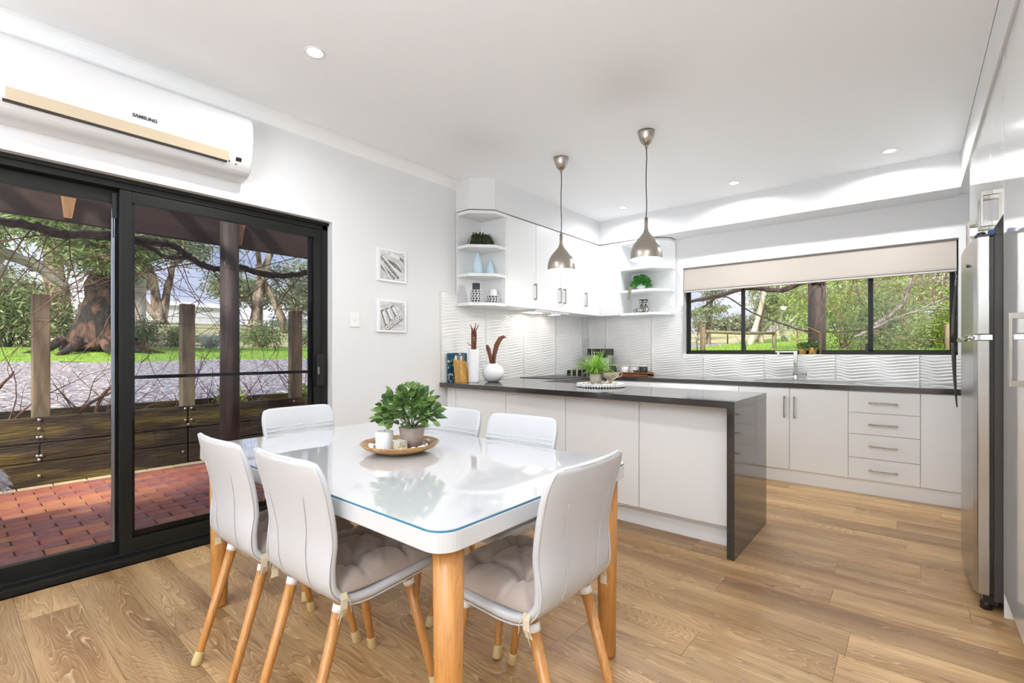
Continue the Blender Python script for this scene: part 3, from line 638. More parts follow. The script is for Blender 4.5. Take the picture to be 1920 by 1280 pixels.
for o in bpy.data.objects:      # shades are open below: drop the end disc
    if o.name.startswith('shade') and 'inner' not in o.name:
        bm = bmesh.new(); bm.from_mesh(o.data); bmesh.ops.delete(bm, geom=[f for f in bm.faces if len(f.verts) > 4 and f.calc_center_median().z + 0 < -.85], context='FACES_ONLY'); bm.to_mesh(o.data); bm.free()
# ================================================================ WALL PICTURES
def picture(yc, zc, label, kind):
    t = thing('canvas_print', label, 'picture', (XL, yc, zc), 'pair of monochrome prints by the door'); w = .287; h = .268
    B(XL, XL + .018, yc - w / 2, yc + w / 2, zc - h / 2, zc + h / 2).build('canvas', M['white'], t, bevel=.002)
    X = XL + .0183; a = w / 2 - .022; b = h / 2 - .018
    paper = mat('print_tone', (.48, .48, .48), .7, var=(26, (.72, .72, .72), .35, .65, (1, 1.0, 2.6)))
    B(X - .0005, X + .0002, yc - a, yc + a, zc - b, zc + b).build('print_ground', paper, t)
    rnd = random.Random(kind); q = MB(); q2 = MB()
    def stroke(Q, p0, p1, w0, w1, lift=.0004):
        (y0, z0), (y1, z1) = p0, p1; d = Vector((y1 - y0, z1 - z0)); nn = Vector((-d.y, d.x)).normalized()
        pts = [(y0 + nn.x * w0, z0 + nn.y * w0), (y1 + nn.x * w1, z1 + nn.y * w1), (y1 - nn.x * w1, z1 - nn.y * w1), (y0 - nn.x * w0, z0 - nn.y * w0)]
        pts = [(yc + max(-a, min(a, y)), zc + max(-b, min(b, z))) for y, z in pts]
        Q.add([(X + lift, y, z) for y, z in pts], [(0, 1, 2, 3)] if 1 else [])
    if kind == 1:
        stroke(q, (-.12, .06), (.06, -.10), .016, .010); stroke(q, (-.12, -.01), (.02, -.11), .020, .012); stroke(q, (-.05, .04), (.10, -.03), .012, .02); stroke(q, (.02, .10), (.11, .05), .004, .012)
        stroke(q2, (-.10, .065), (.085, -.075), .006, .008, .0007); stroke(q2, (-.11, .005), (-.02, -.10), .006, .004, .0007); stroke(q2, (-.02, .10), (.07, .07), .022, .012, .0007); stroke(q2, (.04, .03), (.11, -.04), .005, .007, .0007)
        for k in range(40):
            y, z = rnd.uniform(-a, a), rnd.uniform(-b, b); stroke(q if k % 2 else q2, (y, z), (y + .03, z - .024), .0008, .0012, .001)
    else:
        for k, (y, z) in enumerate(((-.06, -.085), (-.015, -.045), (.035, -.005))):
            stroke(q, (y - .045, z + .13 - k * .02), (y, z), .018, .012); stroke(q2, (y - .035, z + .12 - k * .02), (y + .004, z + .02), .011, .008, .0007)
            n = 18
            for Q, r, l in ((q, .026, .0009), (q2, .019, .0012), (q, .009, .0015)):
                Q.add([(X + l, yc + y + .008 + r * 1.1 * math.cos(2 * PI * i / n), zc + z - .008 + r * .85 * math.sin(2 * PI * i / n)) for i in range(n)], [tuple(range(n))])
        stroke(q, (.05, .02), (.10, .07), .0012, .0012, .001); stroke(q, (-.03, -.11), (.10, -.02), .003, .006)
        for k in range(36):
            y, z = rnd.uniform(-a, a), rnd.uniform(-b, b); stroke(q if k % 3 else q2, (y, z), (y + .02, z + .016), .0007, .0009, .0018)
    q.build('dark_strokes', mat('ink', (.13, .13, .13), .7, var=(60, (.30, .30, .30), .4, .6)), t); q2.build('light_strokes', mat('paper_light', (.78, .78, .78), .7), t)
picture(2.412, 1.892, 'upper square black and white canvas print with diagonal shapes', 1)
picture(2.412, 1.476, 'lower square black and white canvas print with three round spoons', 2)
# ================================================================ DINING TABLE
TX0, TX1, TY0, TY1, TT = -2.545, -.858, .765, 1.752, .744
def rrect(x0, x1, y0, y1, r, n=8):
    p = []
    for cx, cy, a0 in ((x1 - r, y1 - r, 0), (x0 + r, y1 - r, PI / 2), (x0 + r, y0 + r, PI), (x1 - r, y0 + r, 1.5 * PI)):
        for k in range(n + 1): p.append((cx + r * math.cos(a0 + PI / 2 * k / n), cy + r * math.sin(a0 + PI / 2 * k / n)))
    return p
tb = thing('dining_table', 'white glass-topped dining table with round timber legs', 'table', (-1.7, 1.26, 0))
MB().prism(rrect(TX0, TX1, TY0, TY1, .062), TT - .052, TT - .001).build('tabletop', M['tabletop'], tb, bevel=.0025)
MB().prism(rrect(TX0 + .001, TX1 - .001, TY0 + .001, TY1 - .001, .061), TT - .001, TT + .0042).build('glass_edge', M['gedge'], tb)
MB().prism(rrect(TX0 + .0015, TX1 - .0015, TY0 + .0015, TY1 - .0015, .0605), TT + .0042, TT + .006).build('glass_top', M['glasstop'], tb)
for x in (TX0 + .062, TX1 - .058):
    for y in (TY0 + .077, TY1 - .075):
        MB().lathe([(.030, 0), (.0335, .012), (.036, .25), (.041, TT - .052)], (x, y, 0), 32).build('leg', M['beech'], tb)
TT += .006
# ================================================================ CHAIRS
def make_shell():
    P = [(.243, .432), (.238, .444), (.215, .450), (.15, .452), (.05, .446), (-.04, .438), (-.095, .440), (-.135, .456), (-.162, .488), (-.175, .53), (-.180, .58), (-.184, .64), (-.194, .70), (-.208, .76), (-.225, .82), (-.238, .865), (-.2405, .874)]
    Wd = [.150, .185, .200, .207, .207, .202, .198, .195, .193, .192, .193, .195, .198, .201, .203, .190, .165]
    H = [.005, .012, .015, .016, .016, .016, .0165, .017, .017, .0165, .016, .0155, .0155, .0155, .015, .011, .004]
    # smooth resample
    s = [0]
    for i in range(1, len(P)): s.append(s[-1] + math.dist(P[i], P[i - 1]))
    S = np.unique(np.concatenate([np.linspace(0, .03, 5), np.linspace(.03, s[-1] - .045, 38), np.linspace(s[-1] - .045, s[-1], 9)]))
    def smooth(a):
        x = np.linspace(0, s[-1], 400); y = np.interp(x, s, a); k = np.ones(17) / 17; y2 = np.convolve(np.pad(y, 8, mode='edge'), k, 'valid'); w = np.minimum(1, np.minimum(x, s[-1] - x) / .03); return np.interp(S, x, y * (1 - w) + y2 * w)
    py, pz = smooth([p[0] for p in P]), smooth([p[1] for p in P])
    hh = np.interp(S, s, H); ww = smooth(Wd)
    # rounded corners at both ends
    for e, r in ((S, .035), (s[-1] - S, .040)):
        for i, d in enumerate(e):
            if d < r: ww[i] = min(ww[i], .200 - r + math.sqrt(max(0, r * r - (r - d) ** 2)) + 0)
    n = 36; vs = []; fs = []
    for i in range(len(S)):
        i0, i1 = max(i - 1, 0), min(i + 1, len(S) - 1); t = Vector((0, py[i1] - py[i0], pz[i1] - pz[i0])).normalized(); nrm = Vector((0, t.z, -t.y))   # up on the seat, forward on the back
        back = min(1, max(0, (pz[i] - .50) / .12))
        for k in range(n):
            a = 2 * PI * k / n; ca, sa = math.cos(a), math.sin(a)
            x = ww[i] * math.copysign(abs(ca) ** .28, ca); o_ = hh[i] * math.copysign(abs(sa) ** .55, sa)
            tt = x / .2; crv = .026 * tt * tt * back + .004 * tt * tt * (1 - back)
            # lengthwise panel creases on the rear face
            if sa < 0 and back > 0:
                o_ *= 1 + 0.05 * math.exp(-((abs(x) - .085) / .008) ** 2) * back
            p = Vector((x, py[i] + nrm.y * (o_), pz[i] + nrm.z * (o_)))
            p.y += crv * 1.0 if back else 0; p.z += crv * (1 - back)
            vs.append(tuple(p))
    for j in range(len(S) - 1):
        for k in range(n):
            k2 = (k + 1) % n; fs.append((j * n + k, j * n + k2, (j + 1) * n + k2, (j + 1) * n + k))
    fs += [tuple(range(n))[::-1], tuple(range((len(S) - 1) * n, len(S) * n))]
    return vs, fs, (S, py, pz, ww, hh)
SV, SF, SP = make_shell()
def shell_pt(i, x, off):
    """a point on the shell's centre sheet at section i, pushed off along the normal (+ = front)"""
    S, py, pz, ww, hh = SP; i0, i1 = max(i - 1, 0), min(i + 1, len(S) - 1); t = Vector((0, py[i1] - py[i0], pz[i1] - pz[i0])).normalized(); nrm = Vector((0, t.z, -t.y))
    back = min(1, max(0, (pz[i] - .50) / .12)); crv = .026 * (x / .2) ** 2 * back
    return Vector((x, py[i] + nrm.y * off + crv, pz[i] + nrm.z * off))
def make_chair(label):
    t = thing('dining_chair', label, 'chair', (0, 0, 0), 'white dining chairs around the table')
    sh = MB().add(SV, SF, True).build('seat_shell', M['leather'], t)
    S, py, pz, ww, hh = SP; N = len(S)
    q = MB()
    for sx in (-1, 1):
        q.tube([shell_pt(i, sx * (ww[i] * .985), -hh[i] * .62) for i in range(4, N - 1)], .0028, 6)
    q.tube([shell_pt(N - 2, x, -hh[N - 2] * .5) + Vector((0, 0, .003)) for x in np.linspace(-.155, .155, 12)], .0028, 6)
    q.build('piping', M['leather'], t)
    q = MB()
    js = [i for i in range(N) if pz[i] > .6]; a = min(js, key=lambda i: abs(pz[i] - .778)); b = min(js, key=lambda i: abs(pz[i] - .758))
    for i in (a, b) if a != b else (a,):
        q.tube([shell_pt(i, x, hh[i] * 1.0) for x in np.linspace(-ww[i] * .93, ww[i] * .93, 12)], .0026, 5)
    q.build('stitch_line', M['seam'], t)
    q = MB()
    for sx in (-1, 1):
        ii = [i for i in range(6, N) if pz[i] < .78]
        q.tube([shell_pt(i, sx * (.085 + .035 * max(0, (pz[i] - .6)) / .2), -hh[i] * 1.03) for i in ii], [.0014 for i in ii], 5)
    q.build('rear_seam', M['leather'], t)
    for sx in (-1, 1):
        for fr in (0, 1):
            top = Vector((sx * .150, .135, .425)) if fr else Vector((sx * .140, -.108, .436)); foot = Vector((sx * .185, .235, 0)) if fr else Vector((sx * .150, -.240, 0))
            d = (top - foot); k = foot + d * .10
            lg = MB().tube([foot + d * .03, k, top], [.0125, .0135, .0185], 16).build('leg', M['beech'], t)
            MB().tube([foot + d * (-.0), foot + d * .012, foot + d * .095, foot + d * .105], [.0165, .0185, .0165, .0150], 16).build('rubber_cap', M['cap'], lg)
            MB().tube([foot + d * .915, foot + d * .965], [.0195, .0205], 16).build('collar', M['white'], lg)
    return t
def make_cushion():
    t = thing('seat_cushion', 'x', 'cushion', (0, 0, 0), 'taupe tufted seat cushions')
    n = 44; a = .192; vs = []; fs = []; cx, cy = 0, .038; base = .4535
    tufts = [(-.085, -.085), (.085, -.085), (-.085, .085), (.085, .085)]
    def rr(u, v):   # square to rounded square
        return u * (1 - .04 * v * v), v * (1 - .04 * u * u)
    def hgt(u, v):
        e = max(0, 1 - abs(u) ** 5) ** .5 * max(0, 1 - abs(v) ** 5) ** .5; x, y = u * a, v * a
        z = .066 * e
        for tx, ty in tufts:
            r = math.hypot(x - tx, y - ty); z -= .046 * math.exp(-(r / .026) ** 2) * e + .006 * math.exp(-(r / .06) ** 2)
        for c in (-.085, .085):
            z -= .017 * math.exp(-((x - c) / .012) ** 2) * e; z -= .017 * math.exp(-((y - c) / .012) ** 2) * e
        for s_ in (-1, 1):
            z -= .011 * math.exp(-((x - s_ * y) / .012) ** 2) * e
        z += .0035 * math.sin(x * 60 + 3 * math.sin(y * 40)) * math.sin(y * 55 + 2) * e
        return max(z, .004)
    for side in (1, 0):
        for j in range(n + 1):
            for i in range(n + 1):
                u, v = 2 * i / n - 1, 2 * j / n - 1; uu, vv = rr(u, v)
                z = base + .010 + (hgt(u, v) if side else -.006)
                if side == 0 and (i in (0, n) or j in (0, n)): z = base + .010
                vs.append((cx + uu * a, cy + vv * a, z + .010 * (abs(u) ** 4 + abs(v) ** 4) * .3))
    m = (n + 1) ** 2
    for j in range(n):
        for i in range(n):
            k = j * (n + 1) + i; fs.append((k, k + 1, k + n + 2, k + n + 1)); fs.append((m + k + n + 1, m + k + n + 2, m + k + 1, m + k))
    ring = [i for i in range(n + 1)] + [(n + 1) * j + n for j in range(1, n + 1)] + [(n + 1) * n + i for i in range(n - 1, -1, -1)] + [(n + 1) * j for j in range(n - 1, 0, -1)]
    for k in range(len(ring)): a0, b0 = ring[k], ring[(k + 1) % len(ring)]; fs.append((b0, a0, m + a0, m + b0))
    MB().add(vs, fs, True).build('pad', M['taupe'], t)
    for s_ in (-1, 1):
        x = s_ * .190; q = MB()
        pts = [(x - s_ * .02, -.135, .470), (x + s_ * .004, -.138, .476), (x + s_ * .016, -.142, .462), (x + s_ * .019, -.146, .438), (x + s_ * .010, -.150, .414)]
        for p0, p1 in zip(pts[:-1], pts[1:]):
            q.add([(p0[0], p0[1] - .009, p0[2]), (p0[0], p0[1] + .013, p0[2]), (p1[0], p1[1] + .013, p1[2]), (p1[0], p1[1] - .009, p1[2])], [(0, 1, 2, 3)])
        q.tube([pts[-2], (x + s_ * .022, -.150, .43), (x + s_ * .02, -.16, .40)], .0012, 5); q.tube([pts[1], (x + s_ * .024, -.125, .455), (x + s_ * .021, -.12, .425), (x + s_ * .01, -.11, .41)], .0014, 5)
        o = q.build('tie', M['tie'], t); md = o.modifiers.new('solid', 'SOLIDIFY'); md.thickness = .002
    return t
CH = [(-1.93, .865, 0, 'leftmost white leatherette chair on the near side of the table, seen from behind'),
      (-1.475, .890, 1.5, 'second white chair on the near side of the table, its grey cushion in view'),
      (-.935, 1.215, 90, 'white leatherette chair at the right end of the table, its back nearest the peninsula end'),
      (-1.435, 1.605, 184.5, 'white leatherette chair on the far side of the table, nearer the middle of the peninsula'),
      (-1.915, 1.60, 182, 'white leatherette chair on the far side of the table, behind the green pot plant'),
      (-2.44, 1.30, -90, 'white leatherette chair at the left end of the table in front of the sliding door')]
CL = ['taupe tufted cushion on the leftmost near chair, mostly hidden by its back', 'taupe tufted cushion on the second near chair, with a cream tie at its corner', 'taupe tufted cushion on the chair at the right end of the table',
      'taupe cushion on the far-side chair nearer the peninsula middle, glimpsed below the table', 'taupe cushion on the far-side chair behind the pot plant, hidden under the table', 'taupe cushion on the chair at the left end by the sliding door']
ch0 = make_chair(CH[0][3]); cu0 = make_cushion()
for k, (x, y, rz, lab) in enumerate(CH):
    c = ch0 if k == 0 else copy_tree(ch0); c.location = (x, y, 0); c.rotation_euler = (0, 0, math.radians(rz)); c['label'] = lab
    c = cu0 if k == 0 else copy_tree(cu0); c.location = (x, y, 0.0); c.rotation_euler = (0, 0, math.radians(rz)); c['label'] = CL[k]
# ================================================================ SMALL THINGS
def leafy(name, c, n, R, L, Wd, matl, parent, seed=1, up=.6, droop=0., kind=None, fold=.25, spread=1.0, base=0.15, hemi=True):
    """stems with bent leaves around a centre; each leaf is 2x2 quads"""
    r = random.Random(seed); vs = []; fs = []
    for i in range(n):
        a = r.uniform(0, 2 * PI); el = math.asin(r.uniform(-.25 if hemi else -1, 1)); rad = R * (base + (1 - base) * r.random() ** .5)
        d = Vector((math.cos(a) * math.cos(el) * spread, math.sin(a) * math.cos(el) * spread, math.sin(el)))
        p = Vector(c) + d * rad
        dr = (d + Vector((r.uniform(-.5, .5), r.uniform(-.5, .5), up + r.uniform(-.4, .4)))).normalized()
        sd = dr.cross(Vector((r.uniform(-1, 1), r.uniform(-1, 1), r.uniform(-.3, 1)))).normalized(); nn = dr.cross(sd)
        l = L * r.uniform(.65, 1.15); w = Wd * r.uniform(.75, 1.15); b = len(vs)
        for k, (f, ww) in enumerate(((0, .12), (.35, 1), (.7, .8), (1, .05))):
            q_ = p + dr * l * f - Vector((0, 0, droop * l * f * f)) + nn * .0
            for s_ in (-1, 0, 1): vs.append(tuple(q_ + sd * w * .5 * ww * s_ + nn * fold * w * ww * abs(s_)))
        for k in range(3):
            for s_ in (0, 1): j = b + k * 3 + s_; fs.append((j, j + 1, j + 4, j + 3))
    me = bpy.data.meshes.new(name); off = wloc(parent); me.from_pydata([(v[0] - off.x, v[1] - off.y, v[2] - off.z) for v in vs], [], fs); me.materials.append(matl)
    me.polygons.foreach_set('use_smooth', [True] * len(fs)); return link(name, me, parent, kind=kind)
def pot(c, r0, r1, h, m, parent, name='pot', n=28):
    o = MB().lathe([(r0, 0), (r1, h), (r1 * .90, h), (r1 * .86, h - .012), (.0005, h - .012)], c, n).build(name, m, parent, smooth=False)
    for p in o.data.polygons: p.use_smooth = len(p.vertices) == 4
    return o
M['grn2'] = leafmat('glossy_leaf', (.030, .085, .022), (.20, .33, .085), rough=.35, sub=.12)
M['grn3'] = leafmat('spider_leaf', (.13, .34, .025), (.42, .66, .12), sub=.3)
M['grn4'] = leafmat('dark_trailing_leaf', (.012, .025, .008), (.07, .11, .03))
M['grn5'] = leafmat('bright_small_leaf', (.02, .16, .02), (.10, .42, .06))
M['bowl'] = wood('olive_wood', (.28, .13, .035), (.60, .36, .14), (30, 6, 30), .35, 0, coat=.3)
M['soil'] = mat('potting_soil', (.03, .02, .012), .9)
Z = TT
bw = thing('wooden_bowl', 'shallow striped wooden bowl in the middle of the dining table', 'bowl', (-1.705, 1.285, Z))
MB().lathe([(.06, .0), (.10, .004), (.150, .024), (.168, .040), (.165, .044), (.148, .030), (.10, .012), (.0005, .009)], (-1.705, 1.285, Z), 56).build('dish', M['bowl'], bw)
o = pot((-1.675, 1.325, Z + .012), .040, .057, .094, mat('clay_pot', (.36, .29, .25), .7, bump=(60, .2, .001)), thing('pot_plant', 'leafy green pot plant in a grey-brown pot on the dining table', 'plant', (-1.675, 1.325, Z + .012)))
pp = o.parent
q = MB(); r = random.Random(3)
for k in range(16):
    a = r.uniform(0, 6.28); R_ = r.uniform(.04, .13); q.tube([(-1.675, 1.325, Z + .09), (-1.675 + R_ * .5 * math.cos(a), 1.325 + R_ * .5 * math.sin(a), Z + .15), (-1.675 + R_ * math.cos(a), 1.325 + R_ * math.sin(a), Z + .14 + r.uniform(.0, .08))], .0018, 5)
q.build('stem', M['grn4'], pp)
leafy('foliage', (-1.685, 1.315, Z + .155), 430, .125, .050, .025, M['grn2'], pp, 5, up=.25, droop=.25)
cn = thing('candle', 'white pillar candle standing in the wooden bowl', 'candle', (-1.735, 1.225, Z + .012))
MB().lathe([(.0365, 0), (.0375, .003), (.0375, .080), (.035, .082), (.030, .078), (.0005, .077)], (-1.735, 1.225, Z + .012), 36).build('wax', M['white'], cn)
MB().tube([(-1.735, 1.225, Z + .088), (-1.734, 1.226, Z + .100)], .001, 5).build('wick', M['black'], cn)
vt = thing('votive_candle', 'small square printed glass votive candle in the wooden bowl', 'candle', (-1.652, 1.245, Z + .012))
B(-1.652 - .022, -1.652 + .022, 1.245 - .022, 1.245 + .022, Z + .013, Z + .058).build('glass_cup', mat('printed_glass', (.62, .60, .46), .2, var=(90, (.30, .25, .12), .52, .60)), vt, bevel=.003)
B(-1.652 - .019, -1.652 + .019, 1.245 - .019, 1.245 + .019, Z + .0585, Z + .060).build('rim', M['white'], vt)
jt = thing('votive_candle', 'small clear tealight holder between the white candle and the printed votive', 'candle', (-1.700, 1.262, Z + .012))
MB().lathe([(.016, 0), (.019, .045), (.017, .045), (.015, .006)], (-1.700, 1.262, Z + .013), 20).build('cup', mat('frost_pink', (.75, .66, .62), .3), jt)
r = random.Random(4); me = None
for k in range(46):
    a = r.uniform(0, 6.28); rr_ = r.uniform(.085, .138); x, y = -1.705 + rr_ * math.cos(a), 1.285 + rr_ * math.sin(a)
    if math.hypot(x + 1.675, y - 1.325) < .062 or math.hypot(x + 1.735, y - 1.225) < .047 or math.hypot(x + 1.652, y - 1.245) < .036: continue
    if me is None: me = MB().ball((0, 0, 0), .011, .008, .006, 10, 6).build('pebble', M['white']); o = me
    else: o = me.copy(); C.link(o)
    o.location = (x, y, Z + .020 + (rr_ - .085) * .3); o.rotation_euler = (0, 0, r.uniform(0, 3)); sc_ = r.uniform(.7, 1.25); o.scale = (sc_, sc_, sc_)
    tag(o, 'small white pebble lying in the wooden bowl on the dining table', 'pebble', 'white pebbles in the wooden bowl')
# ---- peninsula tray
PX, PY = -1.94, 3.44
tr = thing('beaded_tray', 'round white tray with a beaded rim on the peninsula worktop', 'tray', (PX, PY, CT))
MB().lathe([(.17, 0), (.185, .004), (.192, .020), (.188, .022), (.178, .010), (.0005, .009)], (PX, PY, CT + .006), 48).build('dish', M['white'], tr)
q = MB()
for k in range(54): a = 2 * PI * k / 54; q.ball((PX + .186 * math.cos(a), PY + .186 * math.sin(a), CT + .009), .0085, .0085, .0085, 8, 6)
q.build('bead_rim', M['white'], tr)
gp = thing('pot_plant', 'spiky bright green grass plant in a stone pot on the beaded tray', 'plant', (PX - .035, PY - .01, CT + .016))
pot((PX - .035, PY - .01, CT + .016), .042, .052, .085, mat('stone_pot', (.50, .46, .40), .8, bump=(50, .3, .001)), gp)
r = random.Random(8); vs = []; fs = []
for i in range(190):
    a = r.uniform(0, 2 * PI); L = r.uniform(.12, .24); tilt_ = r.uniform(.15, 1.25); base = Vector((PX - .035 + .02 * math.cos(a), PY - .01 + .02 * math.sin(a), CT + .09)); b = len(vs); w = r.uniform(.0035, .006); sd = Vector((-math.sin(a), math.cos(a), 0))
    for k in range(6):
        f = k / 5; ang = tilt_ * (.35 + .9 * f); 
        p = base + Vector((math.cos(a) * math.sin(ang), math.sin(a) * math.sin(ang), math.cos(ang))) * L * f
        ww = w * (1 - f ** 2.5) + .0004
        vs += [tuple(p - sd * ww), tuple(p + Vector((0, 0, -ww * .5))), tuple(p + sd * ww)]
    for k in range(5):
        for s_ in (0, 1): j = b + k * 3 + s_; fs.append((j, j + 1, j + 4, j + 3))
MB().add(vs, fs, True).build('foliage', M['grn3'], gp)
gb = thing('footed_bowl', 'small antique-look footed bowl with handles beside the grass plant', 'bowl', (PX + .075, PY + .03, CT + .016))
brz = mat('aged_cream', (.50, .44, .33), .45, metal=.2, var=(30, (.32, .25, .16), .4, .7))
MB().lathe([(.040, 0), (.038, .006), (.016, .018), (.014, .032), (.035, .045), (.062, .070), (.072, .098), (.069, .098), (.058, .072), (.0005, .05)], (PX + .075, PY + .03, CT + .016), 32).build('cup', brz, gb)
q = MB()
for s_ in (-1, 1):
    cx = PX + .075 + s_ * .068 * .768; cy = PY + .03 + s_ * .068 * .641
    q.tube([(cx + s_ * .768 * dx, cy + s_ * .641 * dx, CT + .016 + dz) for dx, dz in ((0, .095), (.018, .102), (.026, .090), (.018, .070), (-.012, .056))], .0035, 6)
q.build('handle', brz, gb)
r = random.Random(14); me = None; pebm = mat('cream_pebble', (.68, .58, .42), .6, var=(20, (.76, .68, .55), .4, .6))
for k in range(60):
    a = r.uniform(0, 6.28); rr_ = r.uniform(.05, .16); x, y = PX + rr_ * math.cos(a), PY + rr_ * math.sin(a)
    if math.hypot(x - PX + .035, y - PY + .01) < .062 or math.hypot(x - PX - .075, y - PY - .03) < .05: continue
    if me is None: me = MB().ball((0, 0, 0), .014, .011, .008, 10, 6).build('pebble', pebm); o = me
    else: o = me.copy(); C.link(o)
    o.location = (x, y, CT + .023); o.rotation_euler = (0, 0, r.uniform(0, 3)); sc_ = r.uniform(.7, 1.3); o.scale = (sc_, sc_, sc_ * .9)
    tag(o, 'small cream pebble on the beaded tray on the peninsula', 'pebble', 'cream pebbles on the beaded tray')
# ---- group at the wall end of the peninsula
cv = thing('cylinder_vase', 'tall white ribbed cylinder vase holding strips of brown bark', 'vase', (-3.09, 3.15, CT))
pr_ = [(.046, 0), (.048, .004)] + [(.048 + (.0012 if k % 2 else 0) * (k > 10), .02 + k * .0165) for k in range(17)] + [(.048, .302), (.044, .302), (.044, .2)]
MB().lathe(pr_, (-3.09, 3.15, CT + .0005), 40).build('body', M['white'], cv)
bark = wood('bark_strip', (.075, .025, .012), (.23, .09, .045), (30, 30, 5), .8, .1)
q = MB()
for dx, dy, h, rr_ in ((-.012, .0, .50, .014), (.010, .008, .47, .013), (.0, -.01, .43, .012)):
    q.tube([(-3.09 + dx, 3.15 + dy, CT + .12), (-3.09 + dx * 1.0, 3.15 + dy, CT + .30), (-3.09 + dx * 1.3, 3.15 + dy * 1.5, CT + .44), (-3.09 + dx * 1.5, 3.15 + dy * 1.5, CT + h)], [rr_, rr_, rr_ * .9, rr_ * .45], 7, sm=False)
for a in ((-.028, -.012, .53), (.010, .02, .545), (.03, .035, .53), (-.002, .01, .50)): q.tube([(-3.09, 3.15, CT + .42), (-3.09 + a[0] * .5, 3.15 + a[1] * .5, CT + .48), (-3.09 + a[0], 3.15 + a[1], CT + a[2])], [.007, .005, .003], 6)
q.tube([(-3.10, 3.14, CT + .33), (-3.13, 3.10, CT + .365)], [.004, .002], 5)
q.build('bark_strips', bark, cv)
rv = thing('round_vase', 'round white vase holding a curled brown leaf of bark', 'vase', (-3.02, 3.34, CT))
MB().lathe([(.045, 0), (.070, .012), (.095, .045), (.103, .082), (.096, .120), (.070, .152), (.040, .165), (.036, .170), (.030, .170), (.032, .15)], (-3.02, 3.34, CT + .0005), 44).build('body', M['white'], rv)
vs = []; fs = []
for pts, wd in (([(-3.02, 3.33, .14), (-3.03, 3.31, .24), (-3.035, 3.29, .31), (-3.04, 3.275, .345)], [.016, .018, .020, .010]), ([(-3.02, 3.345, .14), (-3.01, 3.345, .25), (-3.00, 3.365, .34), (-2.985, 3.40, .405), (-2.975, 3.44, .425), (-2.97, 3.475, .415)], [.014, .020, .024, .022, .014, .003])):
    b = len(vs); pts_ = [Vector((p[0], p[1], CT + p[2])) for p in pts]
    for i, p in enumerate(pts_):
        t_ = (pts_[min(i + 1, len(pts_) - 1)] - pts_[max(i - 1, 0)]).normalized(); sd = t_.cross(Vector((.75, -.6, 0))).normalized(); f_ = Vector((.75, -.6, 0))
        vs += [tuple(p - sd * wd[i]), tuple(p + f_ * wd[i] * .5), tuple(p + sd * wd[i])]
    for i in range(len(pts_) - 1):
        for s_ in (0, 1): j = b + i * 3 + s_; fs.append((j, j + 1, j + 4, j + 3))
o = MB().add(vs, fs, True).build('bark_leaf', bark, rv); md = o.modifiers.new('s', 'SOLIDIFY'); md.thickness = .003
kb = thing('knife_block', 'light bamboo knife block with a leaning front beside the white vase', 'knife block', (-3.19, 3.09, CT))
bam = wood('bamboo', (.50, .26, .05), (.68, .40, .11), (40, 40, 5), .4, 0)
MB().prism([(-3.235, 0 + CT), (-3.13, CT), (-3.155, CT + .20), (-3.245, CT + .235)], 3.045, 3.135, axis='y').v
q = MB(); q.add([(x, y, z) for y in (3.045, 3.135) for x, z in ((-3.225, CT), (-3.125, CT), (-3.165, CT + .19), (-3.255, CT + .215))], [(0, 1, 2, 3), (7, 6, 5, 4), (0, 4, 5, 1), (1, 5, 6, 2), (2, 6, 7, 3), (3, 7, 4, 0)]); q.build('block', bam, kb, bevel=.003)
for k, y in enumerate((3.06, 3.08, 3.10, 3.12)): B(-3.235 + k * .012, -3.220 + k * .012, y - .006, y + .006, CT + .195, CT + .245 + .01 * (k % 2)).build('knife_handle', M['steel'] if k % 2 else M['white'], kb, bevel=.002)
ga = thing('glass_panel', 'blue and white patterned glass board leaning on the tiles behind the vases', 'board', (-3.285, 3.13, CT))
B(-3.290, -3.280, 3.005, 3.255, CT, CT + .27).build('panel', mat('blue_print', (.02, .09, .13), .1, var=(22, (.55, .62, .66), .56, .60)), ga, bevel=.001)
ub = thing('utensil_holder', 'pale bottle-shaped jar standing between the two white vases', 'jar', (-3.20, 3.27, CT))
MB().lathe([(.030, 0), (.032, .01), (.032, .16), (.020, .20), (.014, .235), (.015, .24)], (-3.20, 3.29, CT), 24).build('bottle', mat('pale_aqua', (.62, .70, .68), .2), ub)
# ---- shelf things, left unit
def sh_plant(c, name_label, m, n, R, seed, potr=.045, poth=.07, potm=None, trail=0):
    t = thing('pot_plant', name_label, 'plant', c)
    pot(c, potr * .8, potr, poth, potm or M['white'], t)
    leafy('foliage', (c[0], c[1], c[2] + poth * .9), n, R, .018, .012, m, t, seed, up=-.2 if trail else .3, droop=.8 if trail else .1)
    return t
tpl = thing('pot_plant', 'dark trailing string plant on the top left shelf', 'plant', (-3.15, 3.32, TOPS[2]))
pot((-3.16, 3.31, TOPS[2] + .0005), .062, .072, .10, mat('green_glaze', (.03, .035, .025), .4), tpl)
r = random.Random(21); q = MB(); vs = []; fs = []
for i in range(90):
    a = r.uniform(0, 6.28); R_ = r.uniform(.07, .125)
    if math.cos(a) < -.35: R_ = min(R_, .09)
    pts = [(-3.16 + .05 * math.cos(a), 3.31 + .05 * math.sin(a), TOPS[2] + .10), (-3.16 + R_ * .8 * math.cos(a), 3.31 + R_ * .8 * math.sin(a), TOPS[2] + r.uniform(.09, .125)), (-3.16 + R_ * math.cos(a), 3.31 + R_ * math.sin(a), TOPS[2] + .06), (-3.16 + R_ * 1.12 * math.cos(a), 3.31 + R_ * 1.12 * math.sin(a), TOPS[2] + r.uniform(.006, .03))]
    q.tube(pts, .0022, 4)
    for k in range(12):
        f = k / 11 * 2.99; j = int(f); f -= j; p = Vector(pts[j]).lerp(Vector(pts[j + 1]), f); q.ball(tuple(p + Vector((r.uniform(-.003, .003), r.uniform(-.003, .003), 0))), .0048, .0048, .0045, 5, 3)
